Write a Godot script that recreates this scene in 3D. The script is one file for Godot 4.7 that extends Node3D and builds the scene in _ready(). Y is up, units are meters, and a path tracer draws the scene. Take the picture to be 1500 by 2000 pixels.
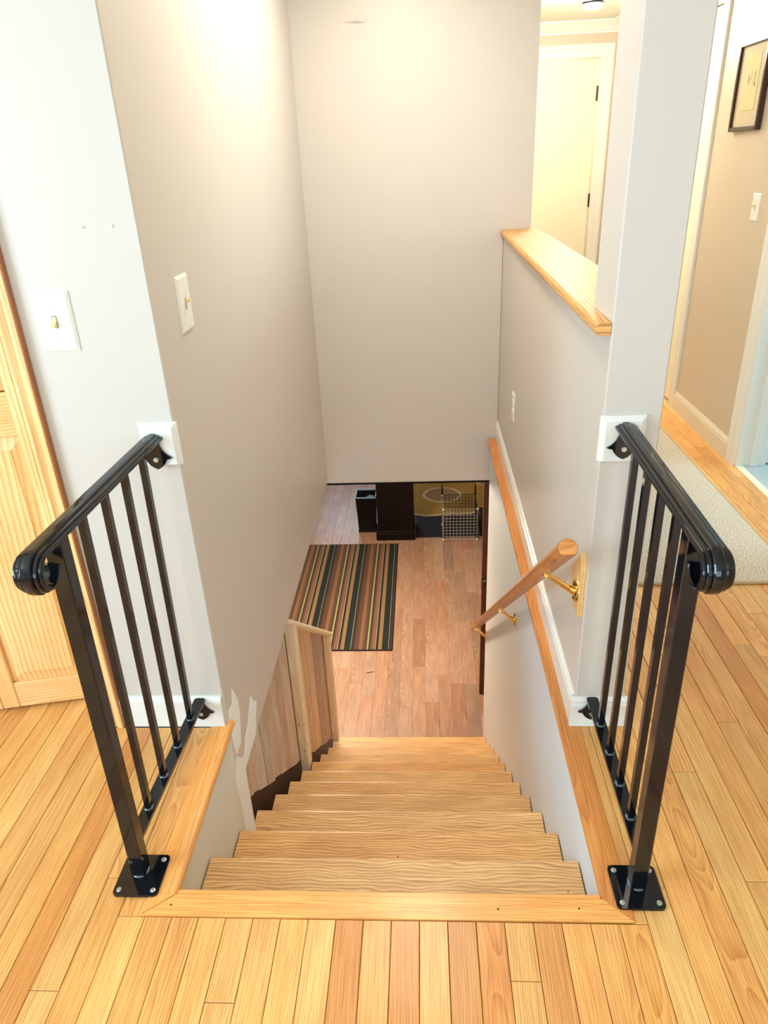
extends Node3D
# Stairwell seen from the landing of a living room: oak strip floor, two black iron railings, oak stairs down to a basement hall.

const EYE := 1.3841
const CEIL := 2.262
const BASE_Y := -2.118          # basement floor
const STEP_Y := 0.1772
const STEP_Z := 0.2253

var M := {}
var taken := {}
var rng := RandomNumberGenerator.new()


# ------------------------------------------------------------------ mesh builder
class B:
	var v := PackedVector3Array()
	var n := PackedVector3Array()
	var uv := PackedVector2Array()
	var c := PackedColorArray()
	var wood := false
	var axis := 2               # grain runs along this axis
	var u0 := 0.0
	var tl := 1.3               # metres of texture along u
	var row := 0.0
	var rows := 16.0
	var cmin := 0.0
	var cw := 0.057
	var tone := Color.WHITE

	func grain(axis_: int, u0_: float, tl_: float, row_: int, rows_: int, cmin_: float, cw_: float, tone_: Color) -> void:
		wood = true
		axis = axis_
		u0 = u0_
		tl = tl_
		row = row_
		rows = rows_
		cmin = cmin_
		cw = cw_
		tone = tone_

	func uv_of(p: Vector3, out: Vector3) -> Vector2:
		if not wood:
			var a := out.abs()
			if a.y >= a.x and a.y >= a.z:
				return Vector2(p.x, p.z)
			return Vector2(p.z, -p.y) if a.x >= a.z else Vector2(p.x, -p.y)
		var k := -1
		var best := -1.0
		for i in 3:
			if i != axis and absf(out[i]) > best:
				best = absf(out[i])
				k = i
		var j := 3 - axis - k
		var t := fposmod((p[j] - cmin) / cw, 1.0) if (p[j] - cmin) / cw > 1.0001 or (p[j] - cmin) / cw < -0.0001 else (p[j] - cmin) / cw
		return Vector2(u0 + p[axis] / tl, (row + 0.03 + 0.94 * t) / rows)

	func vert(p: Vector3, nn: Vector3, t: Vector2) -> void:
		v.append(p)
		n.append(nn)
		uv.append(t)
		c.append(tone)

	func tri(a: Vector3, b: Vector3, d: Vector3, out: Vector3) -> void:
		var fn := (b - a).cross(d - a)
		if fn.length_squared() < 1e-18:
			return
		var nn := fn.normalized()
		if nn.dot(out) < 0.0:
			nn = -nn
			var s := b
			b = d
			d = s
		vert(a, nn, uv_of(a, nn))
		vert(d, nn, uv_of(d, nn))
		vert(b, nn, uv_of(b, nn))

	func quad(a: Vector3, b: Vector3, d: Vector3, e: Vector3, out: Vector3) -> void:
		tri(a, b, d, out)
		tri(a, d, e, out)

	func smooth_tri(a: Vector3, b: Vector3, d: Vector3, na: Vector3, nb: Vector3, nd: Vector3, ua: Vector2, ub: Vector2, ud: Vector2) -> void:
		var fn := (b - a).cross(d - a)
		if fn.length_squared() < 1e-20:
			return
		if fn.dot(na + nb + nd) < 0.0:
			vert(a, na, ua); vert(b, nb, ub); vert(d, nd, ud)
		else:
			vert(a, na, ua); vert(d, nd, ud); vert(b, nb, ub)

	# box with chamfered edges
	func box(lo: Vector3, hi: Vector3, ch := 0.0) -> void:
		var mid := (lo + hi) * 0.5
		if ch <= 0.0:
			for k in 3:
				for s in 2:
					var i := (k + 1) % 3
					var j := (k + 2) % 3
					var p := [Vector3.ZERO, Vector3.ZERO, Vector3.ZERO, Vector3.ZERO]
					var q := [[0, 0], [1, 0], [1, 1], [0, 1]]
					for m in 4:
						var w := Vector3.ZERO
						w[k] = hi[k] if s else lo[k]
						w[i] = hi[i] if q[m][0] else lo[i]
						w[j] = hi[j] if q[m][1] else lo[j]
						p[m] = w
					quad(p[0], p[1], p[2], p[3], p[0] + p[2] - 2.0 * mid if false else _ax(k, s))
			return
		for k in 3:
			var i := (k + 1) % 3
			var j := (k + 2) % 3
			for s in 2:
				var p := []
				for m in [[0, 0], [1, 0], [1, 1], [0, 1]]:
					var w := Vector3.ZERO
					w[k] = hi[k] if s else lo[k]
					w[i] = hi[i] - ch if m[0] else lo[i] + ch
					w[j] = hi[j] - ch if m[1] else lo[j] + ch
					p.append(w)
				quad(p[0], p[1], p[2], p[3], _ax(k, s))
		for k in 3:                      # the twelve edges run along k
			var i := (k + 1) % 3
			var j := (k + 2) % 3
			for si in 2:
				for sj in 2:
					var a := Vector3.ZERO
					var b := Vector3.ZERO
					a[k] = lo[k] + ch
					b[k] = lo[k] + ch
					a[i] = hi[i] if si else lo[i]
					a[j] = hi[j] - ch if sj else lo[j] + ch
					b[i] = hi[i] - ch if si else lo[i] + ch
					b[j] = hi[j] if sj else lo[j]
					var a2 := a
					var b2 := b
					a2[k] = hi[k] - ch
					b2[k] = hi[k] - ch
					quad(a, b, b2, a2, _ax(i, si) + _ax(j, sj))
		for sx in 2:
			for sy in 2:
				for sz in 2:
					var co := Vector3(hi.x if sx else lo.x, hi.y if sy else lo.y, hi.z if sz else lo.z)
					var inw := Vector3(-1 if sx else 1, -1 if sy else 1, -1 if sz else 1) * ch
					tri(co + Vector3(0, inw.y, inw.z), co + Vector3(inw.x, 0, inw.z), co + Vector3(inw.x, inw.y, 0), -inw)

	func _ax(k: int, s: int) -> Vector3:
		var w := Vector3.ZERO
		w[k] = 1.0 if s else -1.0
		return w

	# a plank: chamfered upper edges, no underside; top at hi.y
	func plank(lo: Vector3, hi: Vector3, ch: float) -> void:
		var y1 := hi.y
		var y0 := hi.y - ch
		var T := [Vector3(lo.x + ch, y1, lo.z + ch), Vector3(hi.x - ch, y1, lo.z + ch), Vector3(hi.x - ch, y1, hi.z - ch), Vector3(lo.x + ch, y1, hi.z - ch)]
		var S := [Vector3(lo.x, y0, lo.z), Vector3(hi.x, y0, lo.z), Vector3(hi.x, y0, hi.z), Vector3(lo.x, y0, hi.z)]
		quad(T[0], T[1], T[2], T[3], Vector3.UP)
		var o := [Vector3(0, 0, -1), Vector3(1, 0, 0), Vector3(0, 0, 1), Vector3(-1, 0, 0)]
		for i in 4:
			var j := (i + 1) % 4
			quad(T[i], T[j], S[j], S[i], o[i] + Vector3.UP)
			quad(S[i], S[j], Vector3(S[j].x, lo.y, S[j].z), Vector3(S[i].x, lo.y, S[i].z), o[i])

	# a polygon (convex, or fanned from its first corner) pushed along a vector
	func prism(poly: PackedVector3Array, push: Vector3) -> void:
		var mid := Vector3.ZERO
		for p in poly:
			mid += p
		mid = mid / poly.size() + push * 0.5
		var tris := PackedInt32Array()
		var flat := PackedVector2Array()
		var nn := push.normalized()
		var e1 := nn.cross(Vector3(0.31, 0.87, 0.38)).normalized()
		var e2 := nn.cross(e1)
		for p in poly:
			flat.append(Vector2(p.dot(e1), p.dot(e2)))
		tris = Geometry2D.triangulate_polygon(flat)
		for i in range(0, tris.size(), 3):
			tri(poly[tris[i]], poly[tris[i + 1]], poly[tris[i + 2]], -push)
			tri(poly[tris[i]] + push, poly[tris[i + 1]] + push, poly[tris[i + 2]] + push, push)
		var area := 0.0
		for i in flat.size():
			var a2 := flat[i]
			var b2 := flat[(i + 1) % flat.size()]
			area += a2.x * b2.y - b2.x * a2.y
		for i in poly.size():
			var a := poly[i]
			var b := poly[(i + 1) % poly.size()]
			var d := flat[(i + 1) % flat.size()] - flat[i]
			var out2 := Vector2(d.y, -d.x) * signf(area)
			quad(a, b, b + push, a + push, e1 * out2.x + e2 * out2.y)

	# a round bar through points, with a radius at each; ends closed
	func tube(pts: PackedVector3Array, rad: PackedFloat32Array, sides := 12, closed := true) -> void:
		var rings := []
		var up := Vector3(0.13, 0.95, 0.29)
		var total := 0.0
		var lens := [0.0]
		for i in range(1, pts.size()):
			total += pts[i].distance_to(pts[i - 1])
			lens.append(total)
		var prev := Vector3.ZERO
		for i in pts.size():
			var t := (pts[mini(i + 1, pts.size() - 1)] - pts[maxi(i - 1, 0)]).normalized()
			var e := (prev if prev != Vector3.ZERO else up)
			e = (e - t * e.dot(t)).normalized()
			if not e.is_finite() or e.length() < 0.5:
				e = t.cross(Vector3.RIGHT).normalized()
			prev = e
			var f := t.cross(e)
			var ring := []
			for k in sides + 1:
				var a := TAU * k / sides
				ring.append(e * cos(a) + f * sin(a))
			rings.append(ring)
		for i in pts.size() - 1:
			for k in sides:
				var a: Vector3 = rings[i][k]
				var b: Vector3 = rings[i][k + 1]
				var a2: Vector3 = rings[i + 1][k]
				var b2: Vector3 = rings[i + 1][k + 1]
				var va := (row + 0.05 + 0.9 * absf(1.0 - 2.0 * k / sides)) / rows
				var vb := (row + 0.05 + 0.9 * absf(1.0 - 2.0 * (k + 1) / sides)) / rows
				var ua: float = u0 + lens[i] / tl
				var ub: float = u0 + lens[i + 1] / tl
				smooth_tri(pts[i] + a * rad[i], pts[i] + b * rad[i], pts[i + 1] + b2 * rad[i + 1], a, b, b2, Vector2(ua, va), Vector2(ua, vb), Vector2(ub, vb))
				smooth_tri(pts[i] + a * rad[i], pts[i + 1] + b2 * rad[i + 1], pts[i + 1] + a2 * rad[i + 1], a, b2, a2, Vector2(ua, va), Vector2(ub, vb), Vector2(ub, va))
		if closed:
			for end in [0, pts.size() - 1]:
				var t := (pts[0] - pts[1]).normalized() if end == 0 else (pts[end] - pts[end - 1]).normalized()
				for k in sides:
					tri(pts[end], pts[end] + rings[end][k] * rad[end], pts[end] + rings[end][k + 1] * rad[end], t)

	# a closed profile (x across, y up) swept along frames [origin, across, up]
	func sweep(profile: PackedVector2Array, frames: Array, caps := true) -> void:
		var m := profile.size()
		var mid := Vector2.ZERO
		for p in profile:
			mid += p
		mid /= m
		var lens := [0.0]
		for i in range(1, frames.size()):
			lens.append(lens[-1] + (frames[i][0] as Vector3).distance_to(frames[i - 1][0]))
		var along := [0.0]
		for k in m:
			along.append(along[-1] + profile[k].distance_to(profile[(k + 1) % m]))
		var area := 0.0
		for k in m:
			var p := profile[k]
			var q := profile[(k + 1) % m]
			area += p.x * q.y - q.x * p.y
		for i in frames.size() - 1:
			var A: Array = frames[i]
			var C: Array = frames[i + 1]
			for k in m:
				var p := profile[k]
				var q := profile[(k + 1) % m]
				var d := q - p
				var o2 := (Vector2(d.y, -d.x) * signf(area)).normalized()
				var nA: Vector3 = (A[1] * o2.x + A[2] * o2.y).normalized()
				var nC: Vector3 = (C[1] * o2.x + C[2] * o2.y).normalized()
				var a: Vector3 = A[0] + A[1] * p.x + A[2] * p.y
				var b: Vector3 = A[0] + A[1] * q.x + A[2] * q.y
				var a2: Vector3 = C[0] + C[1] * p.x + C[2] * p.y
				var b2: Vector3 = C[0] + C[1] * q.x + C[2] * q.y
				var va: float = (row + 0.05 + 0.9 * fposmod(along[k] / cw, 1.0)) / rows
				var vb: float = va + 0.9 * (along[k + 1] - along[k]) / cw / rows
				var ua: float = u0 + lens[i] / tl
				var ub: float = u0 + lens[i + 1] / tl
				smooth_tri(a, b, b2, nA, nA, nC, Vector2(ua, va), Vector2(ua, vb), Vector2(ub, vb))
				smooth_tri(a, b2, a2, nA, nC, nC, Vector2(ua, va), Vector2(ub, vb), Vector2(ub, va))
		if caps:
			var tris := Geometry2D.triangulate_polygon(profile)
			for e in 2:
				var F: Array = frames[0] if e == 0 else frames[-1]
				var G: Array = frames[1] if e == 0 else frames[-2]
				var out: Vector3 = F[0] - G[0]
				for i in range(0, tris.size(), 3):
					var P := []
					for j in 3:
						var p := profile[tris[i + j]]
						P.append(F[0] + F[1] * p.x + F[2] * p.y)
					tri(P[0], P[1], P[2], out)

	# turned shape: profile of (radius, height) round an axis
	func lathe(profile: PackedVector2Array, at: Vector3, up: Vector3, sides := 20) -> void:
		up = up.normalized()
		var e := up.cross(Vector3(0.3, 0.2, 0.9)).normalized()
		var f := up.cross(e)
		for i in profile.size() - 1:
			var p := profile[i]
			var q := profile[i + 1]
			var d := q - p
			if d.length() < 1e-7:
				continue
			var o2 := Vector2(d.y, -d.x).normalized()
			for k in sides:
				var a := TAU * k / sides
				var b := TAU * (k + 1) / sides
				var ra := e * cos(a) + f * sin(a)
				var rb := e * cos(b) + f * sin(b)
				var na := (ra * o2.x + up * o2.y).normalized()
				var nb := (rb * o2.x + up * o2.y).normalized()
				smooth_tri(at + ra * p.x + up * p.y, at + rb * p.x + up * p.y, at + rb * q.x + up * q.y, na, nb, nb, Vector2(), Vector2(), Vector2())
				smooth_tri(at + ra * p.x + up * p.y, at + rb * q.x + up * q.y, at + ra * q.x + up * q.y, na, nb, na, Vector2(), Vector2(), Vector2())

	func mesh() -> ArrayMesh:
		var arr := []
		arr.resize(Mesh.ARRAY_MAX)
		arr[Mesh.ARRAY_VERTEX] = v
		arr[Mesh.ARRAY_NORMAL] = n
		arr[Mesh.ARRAY_TEX_UV] = uv
		arr[Mesh.ARRAY_COLOR] = c
		var m := ArrayMesh.new()
		m.add_surface_from_arrays(Mesh.PRIMITIVE_TRIANGLES, arr)
		return m


# ------------------------------------------------------------------ objects
func numbered(called: String) -> String:
	var k: int = taken.get(called, 0)
	taken[called] = k + 1
	return called if k == 0 else "%s_%03d" % [called, k]


func mesh_node(called: String, b: B, mat: Material, parent: Node3D = self) -> MeshInstance3D:
	var o := MeshInstance3D.new()
	o.name = numbered(called) if parent == self else called
	o.mesh = b.mesh()
	o.material_override = mat
	parent.add_child(o, true)
	return o


func tag(o: Node3D, label: String, category: String, group := "") -> Node3D:
	o.set_meta("label", label)
	if category:
		o.set_meta("category", category)
	if group:
		o.set_meta("group", group)
	return o


func thing(called: String, label: String, category: String, at := Vector3.ZERO, group := "") -> Node3D:
	var o := Node3D.new()
	o.name = numbered(called)
	add_child(o)
	o.position = at
	tag(o, label, category, group)
	return o


func struct(called: String, b: B, mat: Material, label: String) -> MeshInstance3D:
	var o := mesh_node(called, b, mat)
	o.set_meta("kind", "structure")
	o.set_meta("label", label)
	return o


func nb() -> B:
	return B.new()


func one_box(lo: Vector3, hi: Vector3, ch := 0.0) -> B:
	var b := B.new()
	b.box(lo, hi, ch)
	return b


# ------------------------------------------------------------------ materials
func plain(c: Color, rough := 0.6, metal := 0.0, spec := 0.5) -> StandardMaterial3D:
	var m := StandardMaterial3D.new()
	m.albedo_color = c
	m.roughness = rough
	m.metallic = metal
	m.metallic_specular = spec
	return m


func noise_of(seed_: int, f: float, oct := 3) -> FastNoiseLite:
	var q := FastNoiseLite.new()
	q.seed = seed_
	q.noise_type = FastNoiseLite.TYPE_SIMPLEX
	q.frequency = f
	q.fractal_octaves = oct
	return q


# Boards cut through a trunk: each row of the picture is one board, the rings show as arches or as straight lines.
func wood_picture(w: int, h: int, rows: int, len_m: float, row_m: float, light: Color, dark: Color, ring_m: float, ring_amt: float, pore_amt: float, spread: float, seed_: int, sharp := 2.2, knots := 0, straight_share := 0.45, wave := 1.0) -> ImageTexture:
	var data := PackedByteArray()
	data.resize(w * h * 3)
	var r := RandomNumberGenerator.new()
	r.seed = seed_
	var warp := noise_of(seed_, 1.0, 2)
	var pore := noise_of(seed_ + 7, 1.0, 2)
	var cloud := noise_of(seed_ + 11, 1.0, 2)
	var rh := h / rows
	for k in rows:
		var c := r.randf_range(-0.3, 1.3) * row_m
		var straight := r.randf() < straight_share
		if straight:
			c = (r.randf_range(1.2, 2.4) if r.randf() < 0.5 else r.randf_range(-1.4, -0.2)) * row_m
		var h0 := r.randf_range(0.004, 0.03)
		var tilt := r.randf_range(0.012, 0.05) * (1.0 if r.randf() < 0.5 else -1.0)
		var bright := r.randf_range(-spread, spread)
		var red := r.randf_range(-0.5, 1.0) * spread
		for y in rh:
			var vv := row_m * (y + 0.5) / rh
			for x in w:
				var u := len_m * x / w
				var wob := warp.get_noise_2d(u * 2.6, vv * 9.0 + k * 31.0)
				var hh := h0 + absf(tilt) * absf(u - len_m * (0.35 + 0.3 * signf(tilt))) + 0.010 * wave * wob
				var dv := vv - c + 0.006 * wave * warp.get_noise_2d(u * 5.0 + 90.0, vv * 14.0 + k * 17.0)
				var rad := sqrt(dv * dv + hh * hh) / ring_m
				var f := rad - floorf(rad)
				var p := pow(f, sharp) * (1.0 - smoothstep(0.93, 1.0, f))
				var fine := pore.get_noise_2d(u * 10.0, vv * 640.0 + k * 77.0)
				var fine2 := pore.get_noise_2d(u * 3.0 + 40.0, vv * 300.0 + k * 57.0)
				var cl := cloud.get_noise_2d(u * 3.0, vv * 12.0 + k * 21.0)
				var t := ring_amt * p + pore_amt * (0.5 * maxf(fine, 0.0) * (0.5 + p) + 0.5 * fine2) + 0.12 * cl + bright
				t = clampf(t, -0.4, 1.1)
				var col := light.lerp(dark, t)
				var i := ((k * rh + y) * w + x) * 3
				data[i] = clampi(int(col.r * 255.0), 0, 255)
				data[i + 1] = clampi(int((col.g - red * 0.35) * 255.0), 0, 255)
				data[i + 2] = clampi(int((col.b - red * 0.45) * 255.0), 0, 255)
	var im := Image.create_from_data(w, h, false, Image.FORMAT_RGB8, data)
	if knots > 0:
		for q in knots:
			var cx := r.randi_range(20, w - 20)
			var cy := r.randi_range(8, h - 8)
			for yy in range(-5, 6):
				for xx in range(-7, 8):
					var dd := sqrt(pow(xx / 6.5, 2) + pow(yy / 4.5, 2))
					if dd < 1.0 and cy + yy >= 0 and cy + yy < h:
						var old := im.get_pixel(cx + xx, cy + yy)
						im.set_pixel(cx + xx, cy + yy, old.lerp(dark * 0.45, 0.75 * (1.0 - dd)))
	return ImageTexture.create_from_image(im)


func wood_mat(tex: Texture2D, rough: float, coat := 0.0, coat_rough := 0.15) -> StandardMaterial3D:
	var m := StandardMaterial3D.new()
	m.albedo_texture = tex
	m.vertex_color_use_as_albedo = true
	m.roughness = rough
	if coat > 0.0:
		m.clearcoat_enabled = true
		m.clearcoat = coat
		m.clearcoat_roughness = coat_rough
	return m


func noise_tex(seed_: int, f: float, size: int, lo: Color, hi: Color, oct := 4) -> NoiseTexture2D:
	var t := NoiseTexture2D.new()
	t.width = size
	t.height = size
	t.seamless = true
	t.noise = noise_of(seed_, f, oct)
	var g := Gradient.new()
	g.set_color(0, lo)
	g.set_color(1, hi)
	t.color_ramp = g
	return t


func paint(c: Color, rough: float, relief := 0.02) -> StandardMaterial3D:
	var m := plain(c, rough)
	m.heightmap_enabled = true
	m.heightmap_texture = M.roller
	m.heightmap_scale = relief
	m.uv1_triplanar = true
	m.uv1_world_triplanar = true
	m.uv1_scale = Vector3(2.2, 2.2, 2.2)
	return m


func materials() -> void:
	M.roller = noise_tex(5, 0.05, 512, Color(0.2, 0.2, 0.2), Color(0.8, 0.8, 0.8), 4)
	M.oak = wood_mat(wood_picture(1024, 1728, 18, 1.3, 0.057, Color(0.965, 0.75, 0.455), Color(0.69, 0.405, 0.17), 0.0042, 0.34, 0.55, 0.12, 11, 1.6, 0, 0.62, 0.6), 0.42, 0.3, 0.22)
	M.tread = wood_mat(wood_picture(1024, 1280, 5, 1.0, 0.27, Color(0.95, 0.78, 0.54), Color(0.60, 0.39, 0.19), 0.0085, 0.62, 0.5, 0.05, 23, 1.8, 0, 0.15, 1.1), 0.52, 0.12, 0.3)
	M.pine = wood_mat(wood_picture(1024, 960, 8, 1.6, 0.11, Color(0.97, 0.83, 0.62), Color(0.85, 0.57, 0.30), 0.0062, 0.75, 0.2, 0.03, 37, 2.6, 0, 0.85, 0.2), 0.36, 0.4, 0.2)
	M.laminate = wood_mat(wood_picture(768, 768, 8, 1.2, 0.095, Color(0.78, 0.64, 0.55), Color(0.50, 0.36, 0.29), 0.007, 0.45, 0.6, 0.09, 53, 1.8, 0, 0.5), 0.45, 0.3, 0.3)
	M.rustic = wood_mat(wood_picture(768, 768, 8, 1.2, 0.09, Color(0.94, 0.91, 0.86), Color(0.68, 0.61, 0.54), 0.007, 0.5, 0.7, 0.14, 71, 2.0, 10, 0.6), 0.75)
	M.raw_pine = wood_mat(wood_picture(512, 256, 4, 1.2, 0.09, Color(1.0, 0.96, 0.87), Color(0.93, 0.82, 0.65), 0.009, 0.6, 0.3, 0.04, 83, 2.0, 5, 0.7, 0.4), 0.6)
	M.wall = paint(Color(0.825, 0.795, 0.755), 0.42)
	M.hall = paint(Color(0.82, 0.765, 0.68), 0.36)
	M.ceiling = paint(Color(0.93, 0.93, 0.89), 0.8)
	M.trim = plain(Color(0.93, 0.93, 0.90), 0.32)
	M.patch = paint(Color(0.975, 0.985, 0.975), 0.7, 0.06)
	M.primer = paint(Color(0.90, 0.90, 0.85), 0.6)
	M.plate = plain(Color(0.95, 0.945, 0.91), 0.28)
	M.ivory = plain(Color(0.90, 0.84, 0.64), 0.3)
	M.screw = plain(Color(0.80, 0.83, 0.83), 0.3, 0.9)
	M.slot = plain(Color(0.12, 0.12, 0.13), 0.6)
	M.iron = plain(Color(0.045, 0.058, 0.085), 0.09, 0.0, 0.5)
	M.weld = plain(Color(0.40, 0.45, 0.47), 0.3, 0.7)
	M.brass = plain(Color(0.96, 0.82, 0.52), 0.16, 1.0)
	M.dark_wood = plain(Color(0.06, 0.03, 0.035), 0.5, 0.0, 0.3)
	M.stringer = plain(Color(0.21, 0.085, 0.055), 0.5)
	M.jamb = plain(Color(0.36, 0.17, 0.08), 0.4)
	M.subfloor = plain(Color(0.10, 0.05, 0.025), 0.9)
	M.black = plain(Color(0.02, 0.022, 0.03), 0.35)
	M.cream_door = plain(Color(0.97, 0.96, 0.86), 0.4)
	M.white_wire = plain(Color(0.80, 0.80, 0.78), 0.35, 0.2)
	M.tile = plain(Color(0.72, 0.80, 0.82), 0.25)
	M.bronze = plain(Color(0.26, 0.19, 0.12), 0.35, 0.7)
	M.sketch = plain(Color(0.72, 0.66, 0.52), 0.8)
	M.foil = plain(Color(0.45, 0.62, 0.72), 0.35, 0.3)


# ------------------------------------------------------------------ the scene
func _ready() -> void:
	rng.seed = 4711
	view_and_light()
	materials()
	shell()
	upper_floor()
	ledges()
	stairs()
	hall()
	basement()
	plank_partition()
	half_wall_cap()
	railing(false)
	railing(true)
	wall_fittings()
	wooden_handrail()
	closet_door()


func view_and_light() -> void:
	var cam := Camera3D.new()
	cam.name = "camera"
	cam.fov = 71.925
	cam.near = 0.05
	cam.far = 60.0
	cam.transform = Transform3D(Basis(Vector3.UP, 0.06495124) * Basis(Vector3.RIGHT, -0.45790115) * Basis(Vector3.BACK, -0.04663464), Vector3(0, EYE, 0))
	add_child(cam)
	cam.current = true
	var env := Environment.new()
	env.background_mode = Environment.BG_COLOR
	env.background_color = Color(0.78, 0.89, 1.0)
	env.background_energy_multiplier = 1.6
	env.tonemap_mode = Environment.TONE_MAPPER_LINEAR
	env.tonemap_exposure = 1.05
	env.sdfgi_enabled = true
	env.ssao_enabled = true
	env.ssil_enabled = true
	var we := WorldEnvironment.new()
	we.name = "world"
	we.environment = env
	add_child(we)
	# daylight through the two living-room windows behind the camera, the side window and the bathroom window
	var day := Color(0.78, 0.92, 1.0)
	area("window_light", Vector3(-0.9, 1.35, 2.74), Vector3(0, 0, -1), Vector2(1.7, 1.4), day, 3.8)
	area("window_light", Vector3(1.6, 1.35, 2.74), Vector3(0, 0, -1), Vector2(1.3, 1.4), day, 2.8)
	area("window_light", Vector3(-2.54, 1.35, 0.05), Vector3(1, 0, 0), Vector2(1.3, 1.4), Color(0.80, 0.92, 1.0), 7.4)
	area("window_light", Vector3(3.0, 1.4, -2.85), Vector3(-1, 0, 0), Vector2(0.8, 0.9), Color(0.82, 0.94, 1.0), 2.5)
	area("window_light", Vector3(-1.1, -0.80, -9.10), Vector3(0, -0.1, 1), Vector2(0.9, 0.55), Color(0.85, 0.93, 1.0), 1.3)


func area(called: String, at: Vector3, towards: Vector3, size: Vector2, c: Color, e: float) -> void:
	var l := AreaLight3D.new()
	l.name = called
	l.area_size = size
	l.light_color = c
	l.light_energy = e
	l.area_range = 12.0
	l.shadow_enabled = true
	add_child(l, true)
	l.look_at_from_position(at, at + towards, Vector3.UP)


# a round glass ceiling fitting with its lamp just below
func ceiling_lamp(label: String, at: Vector3, c: Color, e: float) -> void:
	var t := thing("ceiling_lamp", label, "ceiling lamp", at)
	var b := nb()
	b.lathe(PackedVector2Array([Vector2(0.0, -0.001), Vector2(0.15, -0.001), Vector2(0.15, -0.03), Vector2(0.0, -0.03)]), Vector3.ZERO, Vector3.UP, 32)
	mesh_node("base", b, M.plate, t)
	b = nb()
	var prof := PackedVector2Array()
	for i in 9:
		var a := i / 8.0 * PI * 0.5
		prof.append(Vector2(0.135 * cos(a), -0.03 - 0.07 * sin(a)))
	b.lathe(prof, Vector3.ZERO, Vector3.UP, 32)
	var glow := plain(Color(1, 0.97, 0.9), 0.4)
	glow.emission_enabled = true
	glow.emission = c
	glow.emission_energy_multiplier = 1.2
	mesh_node("lamp_shade", b, glow, t)
	var l := OmniLight3D.new()
	l.name = "lamp_light"
	l.light_color = c
	l.light_energy = e
	l.light_size = 0.13
	l.omni_range = 14.0
	l.omni_attenuation = 2.0
	l.shadow_enabled = true
	t.add_child(l)
	l.position = Vector3(0, -0.26, 0)


# added fill light out of view: glowing sheet in a frame, with an area light of its size just below
func fill_panel(label: String, at: Vector3, size: Vector2, c: Color, e: float) -> void:
	var t := thing("fill_panel", label, "ceiling lamp", at)
	mesh_node("frame", one_box(Vector3(-size.x / 2 - 0.02, -0.03, -size.y / 2 - 0.02), Vector3(size.x / 2 + 0.02, -0.0005, size.y / 2 + 0.02), 0.004), M.plate, t)
	var glow := plain(Color(1, 1, 1), 0.5)
	glow.emission_enabled = true
	glow.emission = c
	glow.emission_energy_multiplier = 1.0
	mesh_node("diffuser", one_box(Vector3(-size.x / 2, -0.034, -size.y / 2), Vector3(size.x / 2, -0.0295, size.y / 2)), glow, t)
	var l := AreaLight3D.new()
	l.name = "fill_light"
	l.area_size = size
	l.light_color = c
	l.light_energy = e
	l.area_range = 12.0
	l.shadow_enabled = true
	t.add_child(l)
	l.position = Vector3(0, -0.037, 0)
	l.rotation.x = -PI / 2


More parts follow.
